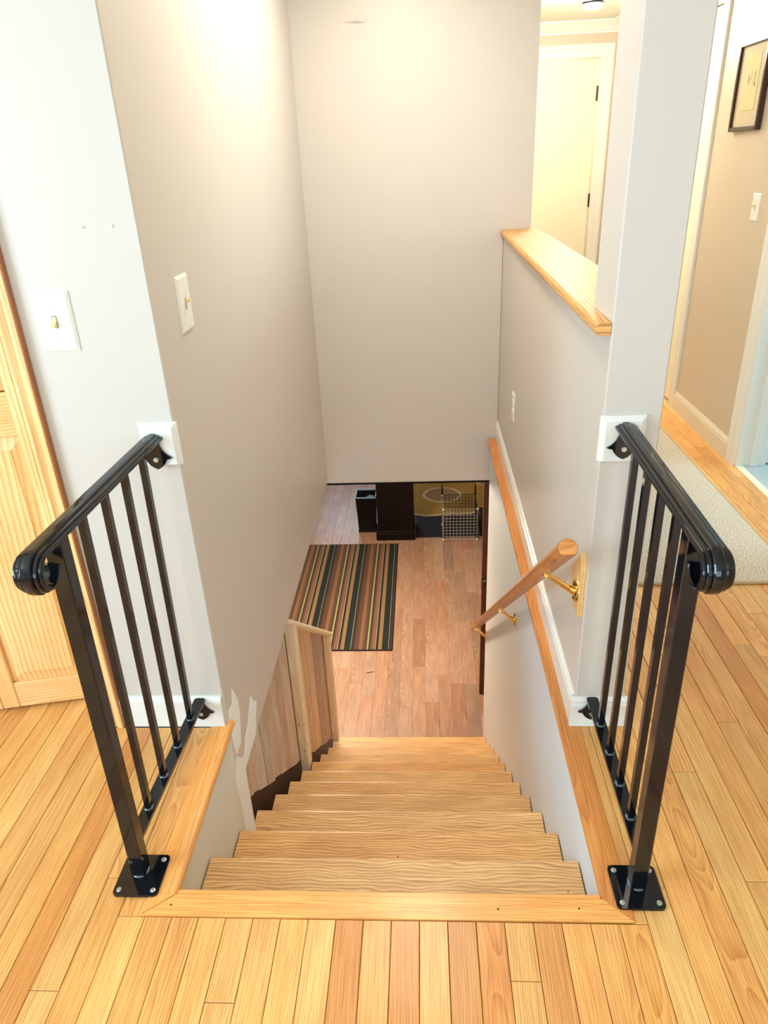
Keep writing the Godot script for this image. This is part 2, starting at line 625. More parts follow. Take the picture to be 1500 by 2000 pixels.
# ------------------------------------------------------------------ room shell
func shell() -> void:
	# left partition of the stairwell with the white end face, its stub below the floor, and the wall beside the closet
	var b := nb()
	b.prism(PackedVector3Array([Vector3(-0.86, -0.25, -1.485), Vector3(-0.563, -0.25, -1.485), Vector3(-0.56, -0.25, -1.488), Vector3(-0.56, -0.25, -3.72), Vector3(-0.68, -0.25, -3.72), Vector3(-0.68, -0.25, -1.61), Vector3(-0.86, -0.25, -1.61)]), Vector3(0, CEIL + 0.25, 0))
	var wl := struct("wall_left", b, M.wall, "greige stairwell wall on the left with a bright end face")
	b = nb()
	b.prism(PackedVector3Array([Vector3(-0.65, -0.019, -0.985), Vector3(-0.65, -0.80, -0.985), Vector3(-0.65, -0.80, -1.557), Vector3(-0.65, -0.25, -1.557), Vector3(-0.65, -0.25, -1.485), Vector3(-0.65, -0.019, -1.485)]), Vector3(0.09, 0, 0))
	mesh_node("stair_side", b, M.primer, wl)
	patches(wl)
	b = nb()
	b.prism(PackedVector3Array([Vector3(-0.72, -0.262, -3.86), Vector3(0.405, -0.262, -3.86), Vector3(0.405, 1.04, -3.86), Vector3(0.538, 1.04, -3.86), Vector3(0.538, CEIL, -3.86), Vector3(-0.72, CEIL, -3.86)]), Vector3(0, 0, 0.14))
	var wb := struct("wall_back", b, M.wall, "tall greige wall at the far end above the stairs")
	b = nb()
	b.box(Vector3(0.409, 1.075, -3.7205), Vector3(0.4102, CEIL - 0.4, -3.7194), 0.0)
	mesh_node("drywall_seam", b, M.wall, wb)
	b = nb()
	b.prism(PackedVector3Array([Vector3(-0.32, 1.948, -3.7198), Vector3(-0.27, 1.952, -3.7198), Vector3(-0.214, 1.945, -3.7198), Vector3(-0.26, 1.94, -3.7198)]), Vector3(0, 0, 0.0008))
	mesh_node("scuff_mark", b, paint(Color(0.74, 0.70, 0.66), 0.8), wb)
	# right: half wall, slightly out of square, the column at its near end, and the thicker wall below the floor
	b = nb()
	b.prism(PackedVector3Array([Vector3(0.390, -0.015, -1.488), Vector3(0.393, -0.015, -1.485), Vector3(0.512, -0.015, -1.485), Vector3(0.515, -0.015, -1.488), Vector3(0.535, -0.015, -3.73), Vector3(0.407, -0.015, -3.73)]), Vector3(0, 1.063, 0))
	b.prism(PackedVector3Array([Vector3(0.390, 1.048, -1.488), Vector3(0.393, 1.048, -1.485), Vector3(0.512, 1.048, -1.485), Vector3(0.515, 1.048, -1.488), Vector3(0.515, 1.048, -1.66), Vector3(0.3913, 1.048, -1.66)]), Vector3(0, CEIL - 1.048, 0))
	var wr := struct("wall_right", b, M.wall, "half wall and column on the right of the stairs")
	mesh_node("stair_side", one_box(Vector3(0.3625, BASE_Y, -3.64), Vector3(0.5, -0.0165, -0.975)), paint(Color(0.85, 0.885, 0.91), 0.5), wr)
	# living room behind the camera
	b = nb()
	b.box(Vector3(-2.72, -0.1, 2.8), Vector3(-1.75, CEIL, 2.95))
	b.box(Vector3(-0.05, -0.1, 2.8), Vector3(0.95, CEIL, 2.95))
	b.box(Vector3(2.25, -0.1, 2.8), Vector3(3.2, CEIL, 2.95))
	for r in [[-1.75, -0.05], [0.95, 2.25]]:
		b.box(Vector3(r[0], -0.1, 2.8), Vector3(r[1], 0.65, 2.95))
		b.box(Vector3(r[0], 2.05, 2.8), Vector3(r[1], CEIL, 2.95))
	struct("wall_rear", b, M.wall, "living room wall with two windows behind the viewer")
	b = nb()
	b.box(Vector3(-2.72, -0.1, -1.61), Vector3(-2.6, CEIL, -0.6))
	b.box(Vector3(-2.72, -0.1, 0.7), Vector3(-2.6, CEIL, 2.8))
	b.box(Vector3(-2.72, -0.1, -0.6), Vector3(-2.6, 0.65, 0.7))
	b.box(Vector3(-2.72, 2.05, -0.6), Vector3(-2.6, CEIL, 0.7))
	struct("wall_west", b, M.wall, "living room side wall with a window")
	b = nb()
	b.box(Vector3(3.08, -0.1, -1.61), Vector3(3.2, CEIL, 2.8))
	b.box(Vector3(1.62, -0.1, -1.61), Vector3(3.08, CEIL, -1.485))
	struct("wall_east", b, M.wall, "living room wall on the far right")
	b = nb()
	b.box(Vector3(-2.6, -0.1, -1.61), Vector3(-1.72, CEIL, -1.485))
	b.box(Vector3(-1.72, 2.06, -1.61), Vector3(-0.86, CEIL, -1.485))
	b.box(Vector3(-2.6, -0.1, -2.4), Vector3(-0.68, CEIL, -2.3))
	b.box(Vector3(-2.7, -0.1, -2.3), Vector3(-2.6, CEIL, -1.61))
	struct("wall_closet", b, M.wall, "wall round the closet left of the stairs")
	b = nb()
	b.box(Vector3(-2.72, CEIL, -8.0), Vector3(3.3, CEIL + 0.15, 2.95))
	struct("ceiling", b, M.ceiling, "white ceiling over the hall and living room")
	window_at("window_1", Vector3(-0.9, 1.35, 2.86), 1.7, 1.4, false)
	window_at("window_2", Vector3(1.6, 1.35, 2.86), 1.3, 1.4, false)
	window_at("window_3", Vector3(-2.66, 1.35, 0.05), 1.3, 1.4, true)
	fill_panel("added fill light panel out of view over the stairwell", Vector3(-0.08, CEIL, -2.6), Vector2(0.32, 1.3), Color(1.0, 0.96, 0.90), 2.25)
	ceiling_lamp("round glass ceiling lamp in the living room", Vector3(0.3, CEIL, 0.9), Color(1.0, 0.96, 0.90), 0.3)


func window_at(called: String, at: Vector3, w: float, h: float, side: bool) -> void:
	var o := Node3D.new()
	o.name = called
	add_child(o)
	o.position = at
	if side:
		o.rotation.y = PI / 2
	o.set_meta("kind", "structure")
	o.set_meta("label", "white framed living room window")
	var b := nb()
	for s in [-1, 1]:
		b.box(Vector3(s * w / 2 - 0.04, -h / 2, -0.04), Vector3(s * w / 2 + 0.04, h / 2, 0.04), 0.004)
		b.box(Vector3(-w / 2, s * h / 2 - 0.04, -0.04), Vector3(w / 2, s * h / 2 + 0.04, 0.04), 0.004)
	b.box(Vector3(-w / 2, -0.025, -0.03), Vector3(w / 2, 0.025, 0.03), 0.004)
	mesh_node("window_frame", b, M.trim, o)
	var g := plain(Color(0.9, 0.95, 1.0, 0.06), 0.02)
	g.transparency = BaseMaterial3D.TRANSPARENCY_ALPHA
	for s in [-1, 1]:
		mesh_node("pane", one_box(Vector3(-w / 2, s * h / 4 - h / 4, -0.003), Vector3(w / 2, s * h / 4 + h / 4, 0.003)), g, o)


# spackle and bare primer on the left wall where the floor edge meets it
func patches(wall: Node3D) -> void:
	var x := -0.5600
	var shapes := [
		[[0.062, -1.557], [0.02, -1.54], [0.03, -1.50], [-0.02, -1.492], [-0.09, -1.494], [-0.14, -1.505], [-0.14, -1.556], [-0.10, -1.575], [-0.06, -1.59], [-0.01, -1.592], [0.03, -1.575]],
		[[-0.10, -1.715], [-0.12, -1.69], [-0.15, -1.65], [-0.17, -1.60], [-0.20, -1.57], [-0.20, -1.553], [-0.248, -1.553], [-0.249, -1.70], [-0.235, -1.72], [-0.20, -1.735], [-0.17, -1.766], [-0.155, -1.755], [-0.15, -1.74]],
	]
	for s in shapes:
		var b := nb()
		var poly := PackedVector3Array()
		for p in s:
			poly.append(Vector3(x, p[0], p[1]))
		b.prism(poly, Vector3(0.0012, 0, 0))
		mesh_node("spackle_patch", b, M.patch, wall)
	# primer below floor level on the stub, with a ragged front edge
	var b2 := nb()
	b2.prism(PackedVector3Array([Vector3(x, -0.14, -1.5), Vector3(x, -0.20, -1.46), Vector3(x, -0.32, -1.47), Vector3(x, -0.52, -1.455), Vector3(x, -0.7, -1.45), Vector3(x, -0.7, -1.556), Vector3(x, -0.2, -1.556)]), Vector3(0.0010, 0, 0))
	mesh_node("spackle_patch", b2, M.patch, wall)


# ------------------------------------------------------------------ oak strip floor
func oak_tone() -> Color:
	var k := rng.randf()
	var t := rng.randf_range(0.88, 1.04)
	if k < 0.14:
		return Color(0.86 * t, 0.70 * t, 0.56 * t)      # a redder, darker board
	if k < 0.38:
		return Color(1.05 * t, 1.05 * t, 1.03 * t)      # a pale board
	return Color(1.0 * t, 0.96 * t, 0.90 * t)


func upper_floor() -> void:
	var b := nb()
	# sub-floor with the stair opening left out
	b.box(Vector3(-2.6, -0.25, -0.95), Vector3(3.08, -0.0045, 2.8))
	b.box(Vector3(-2.6, -0.25, -2.3), Vector3(-0.66, -0.0045, -0.95))
	b.box(Vector3(0.50, -0.25, -7.9), Vector3(1.62, -0.0045, -0.95))
	b.box(Vector3(1.62, -0.25, -1.61), Vector3(3.08, -0.0045, -0.95))
	var fl := struct("floor", b, M.subfloor, "oak strip floor of the landing and hall")
	var pitch := 0.05715
	var x0 := -0.25497 - 40 * pitch
	var rest := nb()
	for i in 100:
		var xa := x0 + i * pitch
		var xb := xa + pitch
		if xb < -2.6 or xa > 3.05:
			continue
		# stretches of z where this strip is in view
		var spans := []
		if xb <= -0.603:
			spans = [[-1.47 if xa > -0.95 else -1.9, 0.05]]
		elif xa >= 0.40:
			spans = [[-6.3 if xb < 1.52 and xa > 0.49 else -1.475, 0.05]]
		else:
			spans = [[-0.9205, 0.05]]
		if xb > 0.40 and xa < 0.52 and xa >= 0.40:
			spans = [[-1.475, 0.05]]
		var out := xa < -1.75 or xa > 1.75
		for sp in spans:
			var z: float = sp[0] - rng.randf_range(0.0, 0.7)
			while z < sp[1]:
				var le := rng.randf_range(0.55, 1.7)
				var za := maxf(z, sp[0])
				var zb := minf(z + le, sp[1])
				z += le
				if zb - za < 0.02:
					continue
				var xl := xa
				var xr := xb
				if out:
					strip(rest, xl, xr, za, zb)
					continue
				var pb := nb()
				strip(pb, xl, xr, za, zb)
				mesh_node("plank", pb, M.oak, fl)
		# the strip at the left nosing and the right ledge that stops at the opening
		if xa < -0.6045 and xb > -0.6045:
			for cut in [[-1.47, -0.9205]]:
				var pb := nb()
				strip(pb, xa, -0.6045, cut[0], cut[1])
				mesh_node("plank", pb, M.oak, fl)
		if xa < 0.405 and xb > 0.405:
			var pb := nb()
			strip(pb, 0.4055, xb, -1.475, -0.9205)
			mesh_node("plank", pb, M.oak, fl)
	# the floor behind the viewer
	for i in 100:
		var xa := x0 + i * pitch
		if xa < -2.6 or xa > 3.02:
			continue
		strip(rest, xa, xa + pitch, 0.05, 1.3)
		strip(rest, xa, xa + pitch, 1.3, 2.8)
	var r := mesh_node("floor_boards", rest, M.oak, fl)
	r.set_meta("kind", "stuff")


func strip(b: B, xa: float, xb: float, za: float, zb: float) -> void:
	var tl := maxf(1.3, zb - za + 0.05)
	b.grain(2, -za / tl + rng.randf() * (1.0 - (zb - za) / tl), tl, rng.randi() % 18, 18, xa, maxf(xb - xa, 0.03), oak_tone())
	var g := 0.0006
	b.plank(Vector3(xa + g, -0.006, za + g), Vector3(xb - g, rng.randf_range(-0.0003, 0.0002), zb - g), 0.0012)


# ------------------------------------------------------------------ oak nosing round the stair opening
func ledges() -> void:
	# front nosing with mitred ends
	var b := nb()
	b.grain(0, 0.5, 1.3, 5, 18, -0.972, 0.057, Color(1.0, 0.93, 0.82))
	b.prism(PackedVector3Array([Vector3(-0.6085, -0.02, -0.921), Vector3(0.4055, -0.02, -0.923), Vector3(0.352, -0.02, -0.971), Vector3(-0.5465, -0.02, -0.969)]), Vector3(0, 0.0225, 0))
	b.box(Vector3(-0.5465, -0.02, -0.985), Vector3(0.352, 0.0, -0.968), 0.004)
	var o := struct("trim_1", b, M.oak, "oak nosing board across the top of the stairs with mitred ends")
	for p in [[-0.55, -0.945], [0.135, -0.946], [0.30, -0.95]]:
		var nbx := nb()
		nbx.lathe(PackedVector2Array([Vector2(0.0022, 0.0), Vector2(0.002, 0.0005), Vector2(0.0, 0.0005)]), Vector3(p[0], 0.0023, p[1]), Vector3.UP, 10)
		mesh_node("nail_hole", nbx, M.subfloor, o)
	# left nosing, rounded towards the stairs
	b = nb()
	b.grain(2, 0.1, 1.3, 8, 18, -0.6045, 0.06, Color(0.98, 0.86, 0.72))
	var prof := PackedVector2Array([Vector2(-0.6045, -0.02), Vector2(-0.6045, 0.002), Vector2(-0.560, 0.002), Vector2(-0.552, 0.0005), Vector2(-0.5475, -0.004), Vector2(-0.5465, -0.010), Vector2(-0.5475, -0.016), Vector2(-0.552, -0.02)])
	b.sweep(prof, [[Vector3(0, 0, -1.4995), Vector3.RIGHT, Vector3.UP], [Vector3(0, 0, -0.971), Vector3.RIGHT, Vector3.UP]])
	b.prism(PackedVector3Array([Vector3(-0.6045, -0.02, -0.971), Vector3(-0.6045, -0.02, -0.926), Vector3(-0.5485, -0.02, -0.9705)]), Vector3(0, 0.022, 0))
	struct("trim_2", b, M.oak, "rounded oak nosing along the left edge of the stair opening")
	# right ledge, redder, running on along the wall to the far end
	b = nb()
	b.grain(2, 1.44, 2.2, 2, 18, 0.350, 0.057, Color(0.90, 0.66, 0.46))
	b.prism(PackedVector3Array([Vector3(0.3515, -0.016, -0.972), Vector3(0.4055, -0.016, -0.925), Vector3(0.4055, -0.016, -1.474), Vector3(0.3515, -0.016, -1.474)]), Vector3(0, 0.018, 0))
	b.box(Vector3(0.3515, -0.016, -3.10), Vector3(0.392, 0.002, -1.474), 0.002)
	struct("trim_3", b, M.oak, "reddish oak ledge along the right edge of the stairs")
	b = nb()
	b.grain(2, 2.9, 1.3, 3, 18, 0.350, 0.057, Color(0.84, 0.58, 0.40))
	b.box(Vector3(0.3505, -0.018, -3.69), Vector3(0.395, 0.002, -3.1015), 0.002)
	struct("trim_4", b, M.oak, "far length of the reddish oak ledge ending at the tall wall")
	# white baseboards
	var bp := PackedVector2Array([Vector2(0, 0), Vector2(0.013, 0), Vector2(0.013, 0.07), Vector2(0.010, 0.077), Vector2(0.0095, 0.083), Vector2(0.006, 0.088), Vector2(0.004, 0.093), Vector2(0, 0.093)])
	b = nb()
	b.sweep(bp, [[Vector3(0.3915, 0.001, -1.498), Vector3(-1, 0, 0), Vector3.UP], [Vector3(0.4075, 0.001, -3.719), Vector3(-1, 0, 0), Vector3.UP]])
	struct("baseboard_right", b, M.trim, "white baseboard along the right stairwell wall above the oak ledge")
	b = nb()
	b.sweep(bp, [[Vector3(0.3772, 0.001, -1.4855), Vector3(0, 0, 1), Vector3.UP], [Vector3(0.5280, 0.001, -1.4855), Vector3(0, 0, 1), Vector3.UP]])
	b.sweep(bp, [[Vector3(0.515, 0.001, -1.4865), Vector3(1, 0, 0), Vector3.UP], [Vector3(0.535, 0.001, -3.72), Vector3(1, 0, 0), Vector3.UP]])
	struct("baseboard_column", b, M.trim, "white baseboard round the foot of the right column")
	b = nb()
	var bl := PackedVector2Array([Vector2(0, 0), Vector2(0.014, 0), Vector2(0.014, 0.088), Vector2(0.011, 0.094), Vector2(0.006, 0.098), Vector2(0, 0.099)])
	b.sweep(bl, [[Vector3(-0.856, 0.001, -1.4855), Vector3(0, 0, 1), Vector3.UP], [Vector3(-0.566, 0.001, -1.4855), Vector3(0, 0, 1), Vector3.UP]])
	struct("baseboard_left", b, M.trim, "white baseboard between pine casing and stairwell corner")


# ------------------------------------------------------------------ stairs
func step_y(n: float) -> float:
	return 0.008 - STEP_Y * n


func step_z(n: float) -> float:
	return -0.9704 - STEP_Z * n


func stairs() -> void:
	var t := thing("staircase", "oak staircase with eleven treads going down to the basement", "stairs")
	for n in range(1, 12):
		var xl := -0.5555 if n < 3 else -0.5733
		var y := step_y(n)
		var zf := step_z(n)
		var zb := step_z(n - 1) + 0.02
		var b := nb()
		var k := rng.randf_range(0.86, 1.08)
		var tn := Color(k, k * 0.99, k * 0.97)
		if n == 2 or n == 7:
			tn = Color(1.06, 0.98, 0.88)
		if n == 1:
			tn = Color(0.93, 0.93, 0.93)
		b.grain(0, 0.6, 1.0, (n * 2) % 5, 5, zf - 0.001, 0.275, tn)
		# profile along z with a rounded nose, swept across
		var th := 0.027
		var prof := PackedVector2Array([Vector2(zb, y - th), Vector2(zb, y), Vector2(zf + 0.010, y), Vector2(zf + 0.003, y - 0.003), Vector2(zf, y - 0.010), Vector2(zf + 0.001, y - 0.018), Vector2(zf + 0.008, y - th)])
		wood_extrude_x(b, prof, xl, 0.3585)
		var tread := mesh_node("tread", b, M.tread, t)
		for q in 3:
			var hole := nb()
			hole.lathe(PackedVector2Array([Vector2(0.0018, 0.0), Vector2(0.0016, 0.0005), Vector2(0.0, 0.0005)]), Vector3(lerpf(xl + 0.05, 0.32, q / 2.0), y, lerpf(zf, zb, 0.35 + 0.1 * ((q + n) % 3))), Vector3.UP, 8)
			mesh_node("nail_hole", hole, M.subfloor, tread)
	for n in range(0, 12):
		var b := nb()
		var xl := -0.5555 if n < 3 else -0.5733
		b.grain(0, 0.6, 1.0, n % 5, 5, step_y(n + 1), 0.275, Color(0.95, 0.93, 0.9))
		var z := step_z(n) + (0.02 if n > 0 else -0.0005)
		b.box(Vector3(xl, step_y(n + 1), z), Vector3(0.3585, step_y(n) - (0.027 if n > 0 else 0.03), z + 0.015))
		mesh_node("riser", b, M.tread, t)


# wood profile in the (z, y) plane, extruded along x
func wood_extrude_x(b: B, prof: PackedVector2Array, xa: float, xb: float) -> void:
	var poly := PackedVector3Array()
	for p in prof:
		poly.append(Vector3(xa, p.y, p.x))
	b.prism(poly, Vector3(xb - xa, 0, 0))


# ------------------------------------------------------------------ the oak cap of the half wall
func half_wall_cap() -> void:
	var b := nb()
	b.grain(2, 0.05, 1.3, 2, 5, 0.34, 0.27, Color(0.92, 0.79, 0.57))
	var y0 := 1.047
	# nosed profile swept along the slightly skewed wall
	var prof := PackedVector2Array([Vector2(0.0, 0.0), Vector2(-0.004, 0.006), Vector2(-0.005, 0.013), Vector2(-0.003, 0.021), Vector2(0.003, 0.026), Vector2(0.176, 0.026), Vector2(0.176, 0.0)])
	var o := thing("shelf_cap", "oak shelf board capping the half wall beside the column", "shelf")
	b.tl = 2.6
	b.cw = 0.27
	b.sweep(prof, [[Vector3(0.365, y0, -1.662), Vector3.RIGHT, Vector3.UP], [Vector3(0.395, y0, -3.719), Vector3.RIGHT, Vector3.UP]])
	mesh_node("board", b, M.tread, o)
	b = nb()
	b.grain(2, 0.05, 1.3, 2, 5, 0.34, 0.27, Color(0.92, 0.79, 0.57))
	b.cw = 0.27
	var ear := PackedVector2Array([Vector2(0.0, 0.0), Vector2(-0.004, 0.006), Vector2(-0.005, 0.013), Vector2(-0.003, 0.021), Vector2(0.003, 0.026), Vector2(0.0265, 0.026), Vector2(0.0265, 0.0)])
	b.sweep(ear, [[Vector3(0.3625, y0, -1.487), Vector3.RIGHT, Vector3.UP], [Vector3(0.365, y0, -1.662), Vector3.RIGHT, Vector3.UP]])
	mesh_node("nosing", b, M.tread, o)


# ------------------------------------------------------------------ hall on the right
func hall() -> void:
	# right wall with a bathroom opening and a closed door further on
	var b := nb()
	var xw := 1.5
	b.box(Vector3(xw, -0.1, -2.42), Vector3(xw + 0.12, CEIL, -1.485))
	b.box(Vector3(xw, 2.03, -3.24), Vector3(xw + 0.12, CEIL, -2.42))
	b.box(Vector3(xw, -0.1, -4.235), Vector3(xw + 0.12, CEIL, -3.24))
	b.box(Vector3(xw, 2.02, -5.03), Vector3(xw + 0.12, CEIL, -4.235))
	b.box(Vector3(xw, -0.1, -6.42), Vector3(xw + 0.12, CEIL, -5.03))
	struct("wall_hall", b, M.hall, "tan hall wall with a picture and a switch")
	b = nb()
	b.box(Vector3(0.40, -0.1, -6.42), Vector3(0.60, CEIL, -6.30))
	b.box(Vector3(0.60, 2.058, -6.42), Vector3(1.41, CEIL, -6.30))
	b.box(Vector3(1.41, -0.1, -6.42), Vector3(1.5, CEIL, -6.30))
	struct("wall_end", b, M.hall, "tan wall with a white door frame at the end of the hall")
	b = nb()
	b.box(Vector3(0.40, -0.1, -6.30), Vector3(0.538, CEIL, -3.86))
	struct("wall_hall_side", b, M.hall, "hall side of the wall behind the stairwell")
	b = nb()
	b.box(Vector3(0.2, -0.1, -8.1), Vector3(1.7, CEIL, -7.95))
	b.box(Vector3(0.1, -0.1, -8.0), Vector3(0.2, CEIL, -6.42))
	b.box(Vector3(1.62, -0.1, -8.0), Vector3(1.75, CEIL, -6.42))
	struct("wall_bedroom", b, M.cream_door, "pale walls of the room beyond the hall door")
	b = nb()
	b.box(Vector3(3.1, -0.1, -4.2), Vector3(3.2, CEIL, -1.6))
	b.box(Vector3(1.62, -0.1, -3.9), Vector3(3.1, CEIL, -3.75))
	struct("wall_bathroom", b, paint(Color(0.80, 0.87, 0.88), 0.4), "pale blue bathroom walls beyond the hall doorway")
	b = nb()
	b.box(Vector3(xw + 0.03, -0.1, -3.75), Vector3(3.1, 0.004, -1.62))
	struct("floor_bathroom", b, M.tile, "pale blue tiled bathroom floor at the right edge")
	b = nb()
	b.box(Vector3(1.5, -0.006, -3.24), Vector3(1.535, 0.006, -2.42), 0.003)
	struct("trim_5", b, M.cream_door, "pale threshold strip of the bathroom doorway")
	# bathroom door frame
	var cp := PackedVector2Array([Vector2(0, 0), Vector2(0.013, 0), Vector2(0.017, 0.012), Vector2(0.017, 0.03), Vector2(0.012, 0.04), Vector2(0.012, 0.08), Vector2(0.009, 0.088), Vector2(0, 0.09)])
	b = nb()
	b.sweep(cp, [[Vector3(xw, 0.0, -3.33), Vector3(-1, 0, 0), Vector3(0, 0, 1)], [Vector3(xw, 2.02, -3.33), Vector3(-1, 0, 0), Vector3(0, 0, 1)]])
	b.sweep(cp, [[Vector3(xw, 0.0, -2.33), Vector3(-1, 0, 0), Vector3(0, 0, -1)], [Vector3(xw, 2.02, -2.33), Vector3(-1, 0, 0), Vector3(0, 0, -1)]])
	b.sweep(cp, [[Vector3(xw, 2.11, -3.33), Vector3(-1, 0, 0), Vector3(0, -1, 0)], [Vector3(xw, 2.11, -2.33), Vector3(-1, 0, 0), Vector3(0, -1, 0)]])
	b.box(Vector3(xw - 0.002, 0.004, -3.245), Vector3(xw + 0.14, 2.03, -3.225), 0.002)
	b.box(Vector3(xw + 0.06, 0.004, -3.226), Vector3(xw + 0.10, 2.03, -3.213), 0.002)
	b.box(Vector3(xw - 0.002, 0.004, -2.435), Vector3(xw + 0.14, 2.03, -2.415), 0.002)
	b.box(Vector3(xw - 0.002, 2.01, -3.245), Vector3(xw + 0.14, 2.035, -2.415), 0.002)
	var d := struct("door_1", b, M.trim, "white bathroom door frame at the right edge of the hall")
	b = nb()
	b.box(Vector3(0, 0.012, -0.035), Vector3(0.76, 2.0, 0.0), 0.003)
	for r in [[0.22, 0.9], [1.05, 1.85]]:
		b.box(Vector3(0.10, r[0], -0.001), Vector3(0.66, r[1], 0.006), 0.005)
	var leaf := mesh_node("door_leaf", b, M.trim, d)
	leaf.position = Vector3(1.645, 0, -3.235)
	leaf.rotation.y = 0.06
	# door further along the hall
	b = nb()
	b.sweep(cp, [[Vector3(xw, 0.0, -4.14), Vector3(-1, 0, 0), Vector3(0, 0, -1)], [Vector3(xw, 2.02, -4.14), Vector3(-1, 0, 0), Vector3(0, 0, -1)]])
	b.sweep(cp, [[Vector3(xw, 0.0, -5.12), Vector3(-1, 0, 0), Vector3(0, 0, 1)], [Vector3(xw, 2.02, -5.12), Vector3(-1, 0, 0), Vector3(0, 0, 1)]])
	b.sweep(cp, [[Vector3(xw, 2.11, -4.14), Vector3(-1, 0, 0), Vector3(0, -1, 0)], [Vector3(xw, 2.11, -5.12), Vector3(-1, 0, 0), Vector3(0, -1, 0)]])
	b.box(Vector3(xw - 0.001, 0.0, -4.249), Vector3(xw + 0.12, 2.019, -4.2352), 0.0)
	d = struct("door_2", b, M.trim, "white framed cream door on the hall wall behind the column")
	mesh_node("door_leaf", one_box(Vector3(xw + 0.004, 0.01, -5.03), Vector3(xw + 0.04, 2.015, -4.246), 0.003), M.cream_door, d)
	# end door, ajar
	b = nb()
	for s in [[0.536, 1.0], [1.468, -1.0]]:
		b.sweep(cp, [[Vector3(s[0], 0.0, -6.30), Vector3(0, 0, 1), Vector3(s[1], 0, 0)], [Vector3(s[0], 2.028, -6.30), Vector3(0, 0, 1), Vector3(s[1], 0, 0)]])
	b.sweep(cp, [[Vector3(0.53, 2.118, -6.30), Vector3(0, 0, 1), Vector3(0, -1, 0)], [Vector3(1.468, 2.118, -6.30), Vector3(0, 0, 1), Vector3(0, -1, 0)]])
	b.box(Vector3(1.375, 0.0, -6.42), Vector3(1.412, 2.058, -6.298), 0.002)
	b.box(Vector3(0.58, 2.035, -6.42), Vector3(1.412, 2.06, -6.298), 0.002)
	d = struct("door_3", b, M.trim, "white door frame with a cream door ajar seen over the half wall")
	b = nb()
	b.box(Vector3(-0.74, 0.01, -0.035), Vector3(0, 2.03, 0.0), 0.003)
	leaf = mesh_node("door_leaf", b, M.cream_door, d)
	leaf.position = Vector3(1.368, 0, -6.335)
	leaf.rotation.y = 0.20
	for y in [1.80, 1.05]:
		var hb := nb()
		hb.lathe(PackedVector2Array([Vector2(0, -0.052), Vector2(0.007, -0.05), Vector2(0.007, 0.05), Vector2(0, 0.052)]), Vector3(1.372, y, -6.325), Vector3.UP, 10)
		hb.box(Vector3(1.366, y - 0.045, -6.34), Vector3(1.376, y + 0.045, -6.318))
		mesh_node("hinge", hb, M.bronze, d)
	b = nb()
	b.lathe(PackedVector2Array([Vector2(0, 0.07), Vector2(0.03, 0.066), Vector2(0.045, 0.04), Vector2(0.05, 0.02), Vector2(0.05, 0.0)]), Vector3(0.905, 1.735, -6.335 - 0.09), Vector3(0.2, 0, 1), 16)
	mesh_node("door_knocker", b, M.bronze, d)
	# crown moulding
	b = nb()
	var cr := PackedVector2Array([Vector2(0, 0), Vector2(0.008, 0), Vector2(0.010, 0.012), Vector2(0.018, 0.018), Vector2(0.026, 0.030), Vector2(0.05, 0.056), Vector2(0.062, 0.066), Vector2(0.064, 0.078), Vector2(0, 0.078)])
	b.sweep(cr, [[Vector3(0.538, CEIL - 0.0785, -6.30), Vector3(0, 0, 1), Vector3.UP], [Vector3(1.5, CEIL - 0.0785, -6.30), Vector3(0, 0, 1), Vector3.UP]])
	b.sweep(cr, [[Vector3(1.5, CEIL - 0.0785, -6.30), Vector3(-1, 0, 0), Vector3.UP], [Vector3(1.5, CEIL - 0.0785, -1.5), Vector3(-1, 0, 0), Vector3.UP]])
	struct("trim_6", b, M.trim, "white crown moulding at the top of the hall walls")
	# baseboard
	var bp := PackedVector2Array([Vector2(0, 0), Vector2(0.014, 0), Vector2(0.014, 0.078), Vector2(0.011, 0.083), Vector2(0.012, 0.090), Vector2(0.007, 0.096), Vector2(0.005, 0.104), Vector2(0, 0.105)])
	b = nb()
	b.sweep(bp, [[Vector3(xw, 0.0005, -4.14), Vector3(-1, 0, 0), Vector3.UP], [Vector3(xw, 0.0005, -3.331), Vector3(-1, 0, 0), Vector3.UP]])
	struct("baseboard_hall", b, plain(Color(0.90, 0.87, 0.79), 0.35), "cream baseboard under the framed picture in the hall")
	# smoke detector
	var t := thing("smoke_detector", "white round smoke detector on the hall ceiling", "smoke detector", Vector3(1.137, CEIL - 0.0005, -5.58))
	b = nb()
	b.lathe(PackedVector2Array([Vector2(0.066, -0.012), Vector2(0.066, 0.0), Vector2(0, 0)]), Vector3.ZERO, Vector3.UP, 28)
	mesh_node("base", b, M.black, t)
	b = nb()
	b.lathe(PackedVector2Array([Vector2(0, -0.046), Vector2(0.045, -0.044), Vector2(0.062, -0.036), Vector2(0.07, -0.02), Vector2(0.07, -0.012), Vector2(0, -0.012)]), Vector3.ZERO, Vector3.UP, 28)
	mesh_node("cover", b, M.plate, t)
	for s in [-0.022, 0.022]:
		mesh_node("vent", one_box(Vector3(s - 0.006, -0.048, 0.004), Vector3(s + 0.006, -0.0425, 0.012), 0.001), M.screw, t)
	# framed picture
	t = thing("picture_frame", "small dark framed print hanging on the tan hall wall", "picture", Vector3(xw - 0.001, 1.628, -3.746))
	b = nb()
	var hw := 0.155
	var hh := 0.178
	var fw := 0.018
	for s in [-1, 1]:
		b.box(Vector3(-0.024, -hh, s * (hw - fw / 2) - fw / 2), Vector3(0, hh, s * (hw - fw / 2) + fw / 2), 0.003)
		b.box(Vector3(-0.024, s * (hh - fw / 2) - fw / 2, -hw + fw), Vector3(0, s * (hh - fw / 2) + fw / 2, hw - fw), 0.003)
	mesh_node("frame", b, plain(Color(0.23, 0.10, 0.075), 0.25), t)
